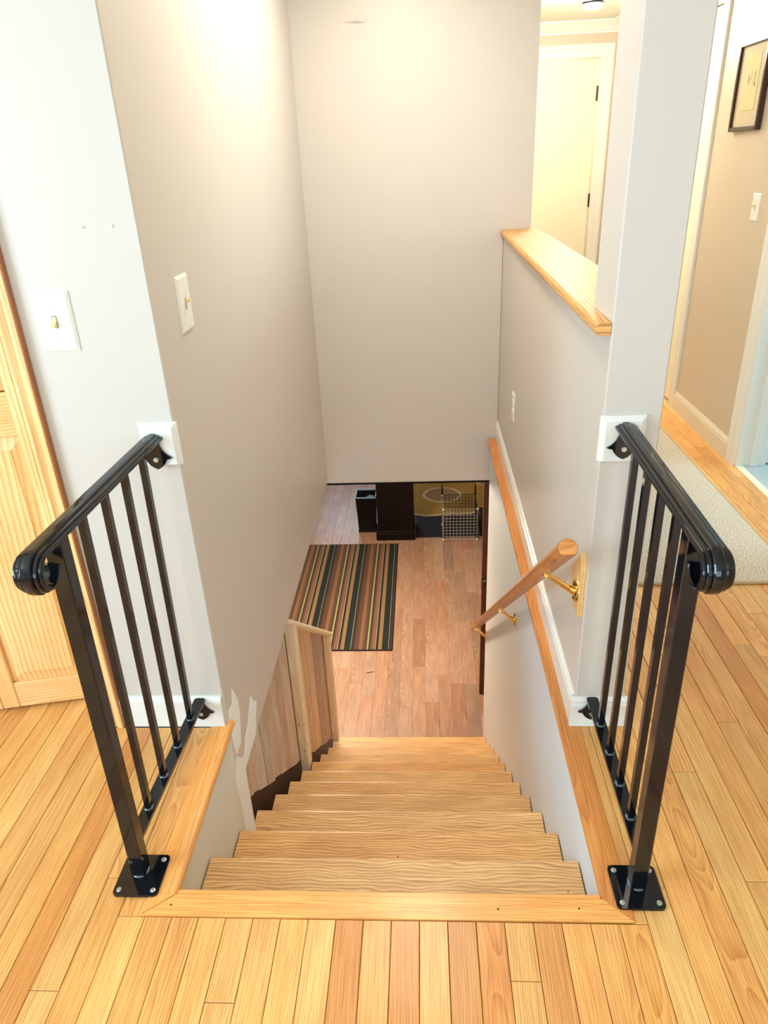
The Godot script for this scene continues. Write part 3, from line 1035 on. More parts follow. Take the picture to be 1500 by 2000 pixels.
	mesh_node("mat_board", one_box(Vector3(-0.012, -hh + fw, -hw + fw), Vector3(-0.004, hh - fw, hw - fw)), plain(Color(0.80, 0.75, 0.62), 0.7), t)
	mesh_node("print", one_box(Vector3(-0.0135, -0.095, -0.075), Vector3(-0.012, 0.125, 0.075)), plain(Color(0.88, 0.79, 0.58), 0.7), t)
	for k in 9:
		b = nb()
		var zz := rng.randf_range(-0.045, 0.045)
		var yy := rng.randf_range(-0.01, 0.05)
		var ht := rng.randf_range(0.012, 0.04)
		b.prism(PackedVector3Array([Vector3(-0.0136, yy, zz), Vector3(-0.0136, yy + ht, zz + 0.004), Vector3(-0.0136, yy + ht * 0.8, zz + 0.011), Vector3(-0.0136, yy - 0.006, zz + 0.009)]), Vector3(-0.0004, 0, 0))
		mesh_node("brush_mark", b, M.sketch, t)
	# hall switch
	switch_plate("light switch on the tan hall wall below the framed picture", Vector3(xw, 1.14, -3.50), Vector3(-1, 0, 0), 0.076, 0.116, true)
	# runner
	t = thing("hall_runner", "beige short pile runner carpet on the hall floor", "rug")
	b = nb()
	b.box(Vector3(0.754, 0.0005, -4.7), Vector3(1.312, 0.011, -2.176), 0.004)
	var rm := plain(Color(0.84, 0.77, 0.66), 0.95)
	rm.albedo_color = Color.WHITE
	rm.albedo_texture = noise_tex(91, 0.09, 512, Color(0.66, 0.60, 0.51), Color(1.0, 0.98, 0.93), 2)
	rm.heightmap_enabled = true
	rm.heightmap_texture = noise_tex(92, 0.09, 512, Color.BLACK, Color.WHITE, 2)
	rm.heightmap_scale = 0.2
	rm.uv1_triplanar = true
	rm.uv1_world_triplanar = true
	rm.uv1_scale = Vector3(2.6, 2.6, 2.6)
	mesh_node("pile", b, rm, t)
	b = nb()
	for s in [0.754, 1.312]:
		b.tube(PackedVector3Array([Vector3(s, 0.006, -4.7), Vector3(s, 0.006, -2.176)]), PackedFloat32Array([0.0055, 0.0055]), 8)
	b.tube(PackedVector3Array([Vector3(0.754, 0.006, -2.176), Vector3(1.312, 0.006, -2.176)]), PackedFloat32Array([0.0055, 0.0055]), 8)
	mesh_node("binding", b, plain(Color(0.74, 0.66, 0.53), 0.9), t)
	ceiling_lamp("round glass ceiling lamp in the hall", Vector3(0.95, CEIL, -4.9), Color(1.0, 0.98, 0.93), 1.0)
	ceiling_lamp("round glass ceiling lamp in the room beyond the hall", Vector3(0.8, CEIL, -7.3), Color(1.0, 0.9, 0.7), 0.8)


# ------------------------------------------------------------------ basement
func basement() -> void:
	var y := BASE_Y
	var b := nb()
	b.box(Vector3(-2.9, y - 0.15, -9.2), Vector3(2.6, y - 0.0045, -2.9))
	b.box(Vector3(-0.66, y - 0.15, -2.9), Vector3(0.5, y - 0.0045, -0.9))
	var fl := struct("floor", b, M.subfloor, "brown laminate floor of the basement")
	var w := 0.0955
	var tail := nb()
	for i in range(-14, 12):
		var xa := i * w - 0.02
		var z := -8.4 - rng.randf_range(0.0, 0.6)
		while z < -3.3:
			var le := rng.randf_range(0.55, 1.15)
			var za := maxf(z, -8.4)
			var zb := minf(z + le, -3.3)
			z += le
			if zb - za < 0.03:
				continue
			var k := rng.randf_range(0.80, 1.10)
			var p := nb()
			var far: bool = za < -7.9 or xa > 0.8
			var q: B = tail if far else p
			q.grain(2, -za / 1.2 + rng.randf() * (1.0 - (zb - za) / 1.2), 1.2, rng.randi() % 8, 8, xa, w, Color(k, k * rng.randf_range(0.95, 1.03), k * rng.randf_range(0.92, 1.05)))
			q.plank(Vector3(xa + 0.0003, y - 0.006, za + 0.0003), Vector3(xa + w - 0.0003, y, zb - 0.0003), 0.0008)
			if not far:
				mesh_node("plank", p, M.laminate, fl)
	mesh_node("floor_boards", tail, M.laminate, fl).set_meta("kind", "stuff")
	# walls and ceiling of the basement
	b = nb()
	b.box(Vector3(-2.9, y, -9.3), Vector3(2.6, -0.25, -9.15))
	b.box(Vector3(-3.0, y - 0.1, -9.2), Vector3(-2.85, -0.25, -1.0))
	b.box(Vector3(1.3, y - 0.1, -9.2), Vector3(1.42, -0.25, -3.64))
	b.box(Vector3(0.5, y - 0.1, -3.64), Vector3(1.42, -0.25, -3.5))
	b.box(Vector3(-2.9, y - 0.1, -1.0), Vector3(0.5, -0.25, -0.88))
	struct("wall_basement", b, paint(Color(0.72, 0.65, 0.55), 0.6), "beige walls of the basement room")
	b = nb()
	b.box(Vector3(-2.9, -0.27, -9.2), Vector3(1.42, -0.2625, -3.862))
	b.box(Vector3(-2.9, -0.27, -3.862), Vector3(-0.72, -0.2505, -0.95))
	struct("ceiling", b, M.ceiling, "low basement ceiling under the joists")
	b = nb()
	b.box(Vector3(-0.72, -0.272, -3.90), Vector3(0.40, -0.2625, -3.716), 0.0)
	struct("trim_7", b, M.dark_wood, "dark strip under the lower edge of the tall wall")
	# open door edge at the foot of the right wall
	b = nb()
	b.box(Vector3(0.371, y + 0.002, -4.10), Vector3(0.408, -0.272, -4.055), 0.002)
	b.box(Vector3(0.408, y + 0.002, -4.09), Vector3(1.14, -0.29, -4.065), 0.002)
	var d := struct("door_4", b, M.jamb, "brown wooden door edge at the foot of the stairs")
	b = nb()
	b.lathe(PackedVector2Array([Vector2(0.012, 0.0), Vector2(0.010, 0.02), Vector2(0.024, 0.028), Vector2(0.027, 0.042), Vector2(0.018, 0.056), Vector2(0, 0.058)]), Vector3(0.43, -1.155, -4.056), Vector3(-0.9, 0, 0.35), 16)
	mesh_node("knob", b, M.bronze, d)
	mesh_node("latch_plate", one_box(Vector3(0.369, -1.22, -4.09), Vector3(0.372, -1.15, -4.065), 0.001), M.black, d)
	striped_rug()
	round_rug()
	var mt := mesh_node("floor_shade", one_box(Vector3(-0.10, y + 0.0005, -7.05), Vector3(0.55, y + 0.006, -6.47), 0.002), plain(Color(0.035, 0.055, 0.10), 0.7))  # thin navy sheet, its colour stands in for shade on the floor
	tag(mt, "dark navy sheet painted as shade on the basement floor behind the wire cube", "shade")
	# dark cabinet
	var t := thing("cabinet", "very dark brown wooden cabinet standing on the basement floor", "cabinet", Vector3(-0.3075, y, -6.62))
	mesh_node("body", one_box(Vector3(-0.183, 0.07, -0.2), Vector3(0.188, 0.92, 0.185), 0.004), M.dark_wood, t)
	mesh_node("plinth", one_box(Vector3(-0.2, 0.0, -0.2), Vector3(0.2, 0.085, 0.203), 0.006), M.dark_wood, t)
	mesh_node("moulding", one_box(Vector3(-0.192, 0.085, -0.2), Vector3(0.195, 0.105, 0.194), 0.006), M.dark_wood, t)
	mesh_node("top_board", one_box(Vector3(-0.2, 0.92, -0.2), Vector3(0.205, 0.945, 0.2), 0.005), M.dark_wood, t)
	# waste bin
	t = thing("waste_bin", "black square waste bin beside the dark cabinet", "bin", Vector3(-0.615, y, -6.70))
	b = nb()
	for s in [[0.088, 0.105]]:
		var lo: float = s[0]
		var hi: float = s[1]
		var q := [Vector2(-1, -1), Vector2(1, -1), Vector2(1, 1), Vector2(-1, 1)]
		for k in 4:
			var a: Vector2 = q[k]
			var c2: Vector2 = q[(k + 1) % 4]
			var out := Vector3(a.x + c2.x, 0, a.y + c2.y)
			b.quad(Vector3(a.x * lo, 0.02, a.y * lo), Vector3(c2.x * lo, 0.02, c2.y * lo), Vector3(c2.x * hi, 0.41, c2.y * hi), Vector3(a.x * hi, 0.41, a.y * hi), out)
			b.quad(Vector3(a.x * (lo - 0.006), 0.02, a.y * (lo - 0.006)), Vector3(c2.x * (lo - 0.006), 0.02, c2.y * (lo - 0.006)), Vector3(c2.x * (hi - 0.006), 0.41, c2.y * (hi - 0.006)), Vector3(a.x * (hi - 0.006), 0.41, a.y * (hi - 0.006)), -out)
			b.quad(Vector3(a.x * hi, 0.41, a.y * hi), Vector3(c2.x * hi, 0.41, c2.y * hi), Vector3(c2.x * (hi - 0.006), 0.41, c2.y * (hi - 0.006)), Vector3(a.x * (hi - 0.006), 0.41, a.y * (hi - 0.006)), Vector3.UP)
	b.box(Vector3(-0.094, 0.0, -0.094), Vector3(0.094, 0.024, 0.094), 0.004)
	mesh_node("body", b, M.dark_wood, t)
	b = nb()
	for s in [-1, 1]:
		b.box(Vector3(s * 0.103 - 0.006, 0.402, -0.109), Vector3(s * 0.103 + 0.006, 0.416, 0.109), 0.003)
		b.box(Vector3(-0.097, 0.402, s * 0.103 - 0.006), Vector3(0.097, 0.416, s * 0.103 + 0.006), 0.003)
	mesh_node("rim", b, M.foil, t)
	b = nb()
	b.prism(PackedVector3Array([Vector3(-0.05, 0.33, 0.05), Vector3(0.02, 0.30, 0.08), Vector3(0.08, 0.36, 0.0), Vector3(0.02, 0.35, -0.04)]), Vector3(0.004, 0.03, 0.002))
	tag(mesh_at_root("crumpled_paper", b, M.foil, Vector3(-0.615, y, -6.70)), "crumpled pale blue paper lying inside the black waste bin", "paper")
	wire_cube()
	# small things on the floor
	b = nb()
	b.tube(PackedVector3Array([Vector3(0, 0, 0), Vector3(0.03, 0.002, -0.004), Vector3(0.062, 0, -0.016)]), PackedFloat32Array([0.002, 0.0022, 0.0012]), 6)
	tag(mesh_at_root("twig", b, M.slot, Vector3(-0.475, y + 0.0025, -4.30)), "thin dark twig lying on the laminate near the striped rug", "twig")
	b = nb()
	b.box(Vector3(-0.04, 0.0, -0.12), Vector3(0.04, 0.22, 0.12), 0.006)
	tag(mesh_at_root("storage_box", b, M.black, Vector3(0.60, y, -6.60)), "black box on the floor right of the white wire cube", "box")
	ceiling_lamp("round glass ceiling lamp in the basement", Vector3(-0.75, -0.2705, -4.6), Color(1.0, 0.90, 0.78), 2.2)


func mesh_at_root(called: String, b: B, m: Material, at: Vector3) -> MeshInstance3D:
	var o := mesh_node(called, b, m)
	o.position = at
	return o


func striped_rug() -> void:
	# three repeats of the woven stripe sequence, taken across the rug
	var seq := [
		[0.115, Color(0.35, 0.24, 0.18)], [0.10, Color(0.50, 0.37, 0.26)], [0.085, Color(0.37, 0.25, 0.21)], [0.02, Color(0.06, 0.05, 0.05)],
		[0.055, Color(0.59, 0.60, 0.39)], [0.03, Color(0.07, 0.06, 0.05)], [0.05, Color(0.37, 0.25, 0.21)], [0.10, Color(0.49, 0.36, 0.30)], [0.012, Color(0.78, 0.72, 0.61)],
		[0.055, Color(0.07, 0.09, 0.09)], [0.012, Color(0.43, 0.39, 0.25)], [0.095, Color(0.55, 0.44, 0.30)], [0.03, Color(0.08, 0.10, 0.09)], [0.135, Color(0.08, 0.14, 0.15)], [0.018, Color(0.54, 0.57, 0.43)], [0.03, Color(0.10, 0.09, 0.10)], [0.06, Color(0.25, 0.17, 0.17)],
	]
	var total := 0.0
	for s in seq:
		total += s[0]
	var w := 1024
	var h := 256
	var im := Image.create(w, h, false, Image.FORMAT_RGB8)
	var q := noise_of(17, 0.5, 2)
	for x in w:
		var t := fposmod(x * 3.0 / w, 1.0) * total
		var col: Color = seq[0][1]
		for s in seq:
			if t < s[0]:
				col = s[1]
				break
			t -= s[0]
		for yy in h:
			var k := 1.0 + 0.22 * q.get_noise_2d(x * 1.4, yy * 2.2)
			im.set_pixel(x, yy, Color(col.r * k, col.g * k, col.b * k))
	var m := plain(Color.WHITE, 0.92)
	m.albedo_texture = ImageTexture.create_from_image(im)
	var xa := -1.206
	var xb := -0.285
	var za := -6.333
	var zb := -4.578
	var y := BASE_Y + 0.0005
	var b := nb()
	b.box(Vector3(xa, y, za), Vector3(xb, y + 0.009, zb), 0.003)
	for i in b.v.size():
		b.uv[i] = Vector2((b.v[i].x - xa) / (xb - xa), (b.v[i].z - za) / (zb - za) * 2.0)
	var t := thing("striped_rug", "multicoloured striped rug in brown, green, tan and teal on the laminate", "rug")
	mesh_node("weave", b, m, t)
	b = nb()
	var pts := [Vector3(xa, y + 0.005, za), Vector3(xb, y + 0.005, za), Vector3(xb, y + 0.005, zb), Vector3(xa, y + 0.005, zb)]
	for i in 4:
		b.tube(PackedVector3Array([pts[i], pts[(i + 1) % 4]]), PackedFloat32Array([0.0055, 0.0055]), 8)
	mesh_node("binding", b, plain(Color(0.10, 0.08, 0.09), 0.9), t)


func round_rug() -> void:
	var t := thing("flower_rug", "ochre flower shaped rug with cream edging beyond the wire cube", "rug", Vector3(0.20, BASE_Y + 0.0005, -7.50))
	var ochre := plain(Color(0.70, 0.56, 0.24), 0.9)
	var cream := plain(Color(0.90, 0.82, 0.64), 0.9)
	var pink := plain(Color(0.66, 0.52, 0.37), 0.9)
	# three flat layers: cream rim, ochre field, cream ring round a tan heart
	var layers := [["rim", 0.60, 0.000, 0.008, cream, 0.06], ["field", 0.57, 0.001, 0.0095, ochre, 0.06], ["ring", 0.225, 0.002, 0.011, cream, 0.02], ["heart", 0.195, 0.003, 0.0125, pink, 0.02]]
	for l in layers:
		var b := nb()
		var poly := PackedVector3Array()
		for k in 80:
			var a := TAU * k / 80
			var r: float = l[1] * (1.0 + l[5] * cos(6.0 * a + 0.5)) + 0.006 * sin(k * 2.4)
			poly.append(Vector3(r * cos(a), l[2], r * 0.92 * sin(a)))
		b.prism(poly, Vector3(0, l[3] - l[2], 0))
		mesh_node(l[0], b, l[4], t)


func wire_cube() -> void:
	var t := thing("wire_cube", "white wire grid storage cube standing right of the dark cabinet", "storage cube", Vector3(0.355, BASE_Y, -6.40))
	var s := 0.345
	var h := 0.345
	var dark := plain(Color(0.16, 0.16, 0.17), 0.4, 0.3)
	for side in [["front_panel", 0], ["top_panel", 1], ["side_panel", 2], ["side_panel", 3], ["back_panel", 4]]:
		var b := nb()
		var o := Vector3(-s / 2, 0.012, 0)
		var e := Vector3(s, 0, 0)
		var f := Vector3(0, h, 0)
		match side[1]:
			1:
				o = Vector3(-s / 2, 0.012 + h, 0); f = Vector3(0, 0, -s)
			2:
				o = Vector3(-s / 2, 0.012, 0); e = Vector3(0, 0, -s)
			3:
				o = Vector3(s / 2, 0.012, 0); e = Vector3(0, 0, -s)
			4:
				o = Vector3(-s / 2, 0.012, -s)
		for k in 11:
			var r := 0.0036 if k == 0 or k == 10 else 0.0018
			b.tube(PackedVector3Array([o + e * k / 10.0, o + e * k / 10.0 + f]), PackedFloat32Array([r, r]), 6)
			b.tube(PackedVector3Array([o + f * k / 10.0, o + f * k / 10.0 + e]), PackedFloat32Array([r, r]), 6)
		mesh_node(side[0], b, M.white_wire if side[1] in [0, 2] else dark, t)
	for k in 8:
		var p := Vector3((-1 if k % 2 else 1) * s / 2, 0.012 + (h if k & 2 else 0.0), -s if k & 4 else 0.0)
		var b := nb()
		var prof := PackedVector2Array()
		for i in 9:
			var a := -PI / 2 + PI * i / 8
			prof.append(Vector2(0.0125 * cos(a), 0.0115 * sin(a)))
		b.lathe(prof, p, Vector3.UP, 14)
		mesh_node("connector", b, M.plate if not (k & 4 and k % 2 == 0) else M.black, t)
	for q in [-1, 1]:
		var b := nb()
		b.tube(PackedVector3Array([Vector3(q * s / 2, h + 0.012, -s), Vector3(q * s / 2, h + 0.10, -s), Vector3(q * s / 2, h + 0.15, -s)]), PackedFloat32Array([0.011, 0.008, 0.001]), 8)
		mesh_node("spike", b, M.black, t)


# ------------------------------------------------------------------ slatted partition left of the lower stairs
func plank_partition() -> void:
	var t := thing("plank_partition", "rustic plank half wall with sloping cap along the lower stairs", "partition")
	var slope := 0.79
	var xs := -0.625
	# boards run upright; tops follow the cap, lower ends follow the stairs
	var top := func(z: float) -> float: return minf(-0.39 + slope * (z + 2.52) - 0.012, -0.253)
	var low := func(z: float) -> float: return -0.53 + 0.81 * (z + 1.694)
	var z := -1.60
	var k := 0
	while z > -3.42:
		var w := rng.randf_range(0.075, 0.105)
		var za := z
		var zb := maxf(z - w, -3.44)
		z = zb - 0.0016
		k += 1
		var b := nb()
		var tones := [Color(1.02, 0.98, 0.92), Color(0.84, 0.80, 0.78), Color(1.0, 0.93, 0.84), Color(0.90, 0.82, 0.74)]
		var tn: Color = tones[rng.randi() % 4]
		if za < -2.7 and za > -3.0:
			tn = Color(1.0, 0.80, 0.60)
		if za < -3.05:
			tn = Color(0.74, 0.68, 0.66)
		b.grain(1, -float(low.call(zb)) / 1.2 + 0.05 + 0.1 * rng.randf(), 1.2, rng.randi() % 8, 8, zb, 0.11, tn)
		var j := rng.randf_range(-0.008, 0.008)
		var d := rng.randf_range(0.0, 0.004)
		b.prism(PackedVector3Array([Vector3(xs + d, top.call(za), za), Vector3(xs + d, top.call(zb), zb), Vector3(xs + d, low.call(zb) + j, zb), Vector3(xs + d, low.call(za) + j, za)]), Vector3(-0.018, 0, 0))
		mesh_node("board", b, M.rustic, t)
	for p in [[-2.50, 0.085], [-3.40, 0.06]]:
		var b := nb()
		b.grain(1, 1.7, 1.2, 3, 4, p[0] - p[1], 0.11, Color.WHITE)
		var za: float = p[0]
		var zb: float = p[0] - p[1]
		var yl := -0.53 + 0.81 * ((za + zb) / 2 + 1.694) - 0.045
		if p[0] < -3.0:
			yl = step_y(11) + 0.002
		b.prism(PackedVector3Array([Vector3(xs + 0.005, -0.39 + slope * (za + 2.52) - 0.012, za), Vector3(xs + 0.005, -0.39 + slope * (zb + 2.52) - 0.012, zb), Vector3(xs + 0.005, yl, zb), Vector3(xs + 0.005, yl, za)]), Vector3(0.036, 0, 0))
		mesh_node("post", b, M.raw_pine, t)
	var sk := nb()  # stringer of the stairs, parented to the partition
	sk.prism(PackedVector3Array([Vector3(-0.652, step_y(2.6) + 0.30, step_z(2.6)), Vector3(-0.652, step_y(11.6) + 0.30, step_z(11.6)), Vector3(-0.652, BASE_Y + 0.001, step_z(12.0)), Vector3(-0.652, BASE_Y + 0.001, step_z(10.6)), Vector3(-0.652, step_y(2.6) - 0.3, step_z(2.6))]), Vector3(-0.02, 0, 0))
	mesh_node("stair_stringer", sk, M.stringer, t)
	var c := nb()
	c.grain(2, 0.0, 1.8, 1, 4, -0.67, 0.11, Color.WHITE)
	var prof := PackedVector2Array()
	for i in 12:
		var a := TAU * i / 12
		prof.append(Vector2(0.045 * signf(cos(a)) * pow(absf(cos(a)), 0.5), 0.014 * signf(sin(a)) * pow(absf(sin(a)), 0.5)))
	var dir := Vector3(0, -slope, -1).normalized()
	var upv := Vector3(0, 1, -slope).normalized()
	var frames := []
	for s in [[-2.20, 1.0], [-3.52, 1.0], [-3.545, 0.85], [-3.555, 0.4]]:
		var at := Vector3(-0.622, -0.39 + slope * (s[0] + 2.52), s[0])
		frames.append([at, Vector3.RIGHT * s[1], upv * s[1]])
	c.sweep(prof, frames)
	mesh_node("cap_rail", c, M.raw_pine, t)


# ------------------------------------------------------------------ iron railings
func railing(right: bool) -> void:
	var label := "black iron railing on the right of the stairs, beside the hall carpet" if right else "black iron railing on the left of the stairs, in front of the pine door"
	var t := thing("iron_railing", label, "railing", Vector3.ZERO, "black iron railings beside the stairs")
	var xp := 0.430 if right else -0.641        # post
	var xe := 0.4365 if right else -0.608       # handrail end at the wall
	var xl := 0.431 if right else -0.622        # lower bar end at the wall
	var zp := -1.006 if right else -1.022
	var side := -1.0 if right else 1.0
	# handrail: moulded cap with a curl at the near end
	var half := [[0.0, 0.0085], [0.0065, 0.0080], [0.0085, 0.0062], [0.0092, 0.0040], [0.0115, 0.0046], [0.0150, 0.0042], [0.0165, 0.0026], [0.0170, 0.0008], [0.0195, 0.0012], [0.0220, 0.0002], [0.0230, -0.0020], [0.0228, -0.0052], [0.0205, -0.0060], [0.0190, -0.0030]]
	var prof := PackedVector2Array()
	for p in half:
		prof.append(Vector2(p[0], p[1]))
	for i in range(half.size() - 1, 0, -1):
		prof.append(Vector2(-half[i][0], half[i][1]))
	var yr := 0.852
	var xt0 := 0.4255 if right else -0.624      # the top leans in a little
	var zc := -0.932 if right else -0.950       # centre of the curl
	var rad := 0.0325
	var frames := []
	frames.append([Vector3(xe, yr + 0.004, -1.474), Vector3.RIGHT, Vector3.UP])
	frames.append([Vector3(xt0, yr, zc), Vector3.RIGHT, Vector3.UP])
	for i in range(1, 25):
		var a := i / 24.0 * deg_to_rad(262.0)
		var r := rad * (1.0 - 0.10 * i / 24.0)
		var up := Vector3(0, cos(a), sin(a))
		frames.append([Vector3(xt0, yr - rad, zc) + up * r, Vector3.RIGHT * (1.0 + 0.06 * minf(i, 4) / 4.0), up])
	var b := nb()
	b.sweep(prof, frames)
	mesh_node("handrail", b, M.iron, t)
	# post and floor plate
	b = nb()
	var sq := PackedVector2Array()
	for q in [[-1, -0.88], [-0.88, -1], [0.88, -1], [1, -0.88], [1, 0.88], [0.88, 1], [-0.88, 1], [-1, 0.88]]:
		sq.append(Vector2(q[0], q[1]) * 0.0155)
	b.sweep(sq, [[Vector3(xp, 0.005, zp), Vector3.RIGHT, Vector3.BACK], [Vector3(xt0, yr - 0.003, zp), Vector3.RIGHT, Vector3.BACK]])
	var post := mesh_node("post", b, M.iron, t)
	weld(post, Vector3(xp, 0.0065, zp), 0.0165)
	weld(post, Vector3(xt0, yr - 0.010, zp + 0.014), 0.008)
	var xc := 0.4265 if right else -0.6355
	var zcn := -0.998 if right else -1.0115
	var poly := PackedVector3Array()
	var hw := 0.0495
	for q in 4:
		for i in 5:
			var a := PI / 2 * (q + i / 4.0)
			var cx := (hw - 0.010) * (1 if q == 0 or q == 3 else -1)
			var cz := (hw - 0.010) * (1 if q < 2 else -1)
			poly.append(Vector3(xc + cx + 0.010 * cos(a), 0.0003, zcn + cz + 0.010 * sin(a)))
	b = nb()
	b.prism(poly, Vector3(0, 0.0065, 0))
	var plate := mesh_node("base_plate", b, M.iron, t)
	for sx in [-1, 1]:
		for sz in [-1, 1]:
			b = nb()
			var at := Vector3(xc + sx * 0.037, 0.0068, zcn + sz * 0.037)
			b.lathe(PackedVector2Array([Vector2(0.0058, 0.0), Vector2(0.0055, 0.0012), Vector2(0.0035, 0.002), Vector2(0, 0.0022)]), at, Vector3.UP, 16)
			var turn := rng.randf() * PI
			for q in 2:
				var d := Vector3(cos(turn + q * PI / 2), 0, sin(turn + q * PI / 2))
				var e := Vector3(-d.z, 0, d.x)
				b.quad(at + Vector3(0, 0.00235, 0) + d * 0.0035 + e * 0.0007, at + Vector3(0, 0.00235, 0) + d * 0.0035 - e * 0.0007, at + Vector3(0, 0.00235, 0) - d * 0.0035 - e * 0.0007, at + Vector3(0, 0.00235, 0) - d * 0.0035 + e * 0.0007, Vector3.UP)
			mesh_node("screw", b, M.screw, plate)
	# lower bar and balusters
	var zn := zp
	var zw := -1.476
	var at_bar := func(z: float) -> float: return lerpf(xp, xl, (z - zn) / (zw - zn))
	b = nb()
	b.prism(PackedVector3Array([Vector3(xp - 0.0145, 0.090, zn), Vector3(xp + 0.0145, 0.090, zn), Vector3(xl + 0.0145, 0.090, zw + 0.004), Vector3(xl + 0.009, 0.090, zw), Vector3(xl - 0.009, 0.090, zw), Vector3(xl - 0.0145, 0.090, zw + 0.004)]), Vector3(0, 0.009, 0))
	mesh_node("bottom_bar", b, M.iron, t)
	var zs := [-1.095, -1.187, -1.281, -1.375] if right else [-1.112, -1.206, -1.301, -1.397]
	for z in zs:
		b = nb()
		var xb: float = at_bar.call(z)
		var xt := lerpf(xt0, xe, (z - zc) / (-1.474 - zc))
		var h := 0.0068
		# a square bar, its top meeting the slightly skewed handrail
		var pts := [Vector3(xb, 0.098, z), Vector3(xt, yr - 0.002, z)]
		for k in 4:
			var c0 := Vector3(h * [-1, 1, 1, -1][k], 0, h * [-1, -1, 1, 1][k])
			var c1 := Vector3(h * [-1, 1, 1, -1][(k + 1) % 4], 0, h * [-1, -1, 1, 1][(k + 1) % 4])
			b.quad(pts[0] + c0, pts[0] + c1, pts[1] + c1, pts[1] + c0, c0 + c1)
		var bal := mesh_node("baluster", b, M.iron, t)
		weld(bal, Vector3(xb, 0.0995, z), 0.0082)
	# tulip shaped wall tabs with a hex bolt
	wall_tab(t, Vector3(xe + 0.001 * side, yr - 0.008, -1.4695), 1.0)
	wall_tab(t, Vector3(xl, 0.092, -1.4705), 0.95)


func weld(parent: Node3D, at: Vector3, r: float) -> void:
	var b := nb()
	var prof := PackedVector2Array()
	for i in 7:
		var a := -PI / 2 + PI * i / 6
		prof.append(Vector2(r + 0.0032 * cos(a), 0.0028 * sin(a)))
	prof.append(Vector2(r - 0.004, 0.0028))
	b.lathe(prof, at, Vector3.UP, 16)
	mesh_node("weld_bead", b, M.weld, parent)


func wall_tab(t: Node3D, at: Vector3, k: float) -> void:
	var half := [[0.011, 0.004], [0.0125, -0.010], [0.018, -0.022], [0.026, -0.031], [0.0365, -0.0375], [0.031, -0.0400], [0.0245, -0.0405], [0.023, -0.044], [0.017, -0.053], [0.009, -0.060], [0.0, -0.0645]]
	var poly := PackedVector3Array()
	for p in half:
		poly.append(at + Vector3(p[0], p[1], 0) * k)
	for i in range(half.size() - 2, -1, -1):
		poly.append(at + Vector3(-half[i][0], half[i][1], 0) * k)
	var b := nb()
	b.prism(poly, Vector3(0, 0, 0.005))
	var tab := mesh_node("mounting_tab", b, M.iron, t)
	b = nb()
	var c := at + Vector3(0, -0.040 * k, 0.005)
	var hexa := PackedVector3Array()
	for i in 6:
		hexa.append(c + Vector3(0.0062 * cos(TAU * i / 6), 0.0062 * sin(TAU * i / 6), 0))
	b.prism(hexa, Vector3(0, 0, 0.0045))
	mesh_node("bolt", b, M.screw, tab)


# ------------------------------------------------------------------ switches, outlet, backing blocks
func switch_plate(label: String, at: Vector3, out: Vector3, w: float, h: float, up: bool) -> void:
	var t := thing("light_switch", label, "light switch", at, "toggle light switches on the walls")
	t.transform.basis = Basis(Vector3.UP.cross(out), Vector3.UP, out)
	var b := nb()
	# bevelled plate
	var d := 0.006
	var e := 0.006
	var O := [Vector3(-w / 2, -h / 2, 0), Vector3(w / 2, -h / 2, 0), Vector3(w / 2, h / 2, 0), Vector3(-w / 2, h / 2, 0)]
	var I := [Vector3(-w / 2 + e, -h / 2 + e, d), Vector3(w / 2 - e, -h / 2 + e, d), Vector3(w / 2 - e, h / 2 - e, d), Vector3(-w / 2 + e, h / 2 - e, d)]
	b.quad(I[0], I[1], I[2], I[3], Vector3(0, 0, 1))
	for i in 4:
		var j := (i + 1) % 4
		var lift := Vector3(0, 0, 0.0018)
		b.quad(O[i] + lift, O[j] + lift, I[j], I[i], O[i] + O[j] + Vector3(0, 0, 0.03))
		b.quad(O[i], O[j], O[j] + lift, O[i] + lift, O[i] + O[j])
	mesh_node("plate", b, M.plate, t)
	b = nb()
	b.box(Vector3(-0.0055, -0.0125, d - 0.002), Vector3(0.0055, 0.0125, d + 0.0004), 0.0003)
	mesh_node("slot", b, M.slot, t)
	b = nb()
	b.box(Vector3(-0.0046, -0.0115, d), Vector3(0.0046, 0.0115, d + 0.0012), 0.0005)
	mesh_node("rocker_base", b, M.ivory, t)
	b = nb()
	var s := 1.0 if up else -1.0
	b.prism(PackedVector3Array([Vector3(-0.0042, s * -0.003, d), Vector3(-0.0042, s * 0.006, d), Vector3(-0.0042, s * 0.0115, d + 0.012), Vector3(-0.0042, s * 0.0055, d + 0.014)]), Vector3(0.0084, 0, 0))
	mesh_node("toggle", b, M.ivory, t)
	for q in [-1, 1]:
		b = nb()
		b.lathe(PackedVector2Array([Vector2(0.0034, 0), Vector2(0.003, 0.0012), Vector2(0, 0.0016)]), Vector3(0, q * 0.030, d), Vector3(0, 0, 1), 12)
		mesh_node("screw", b, M.plate, t)


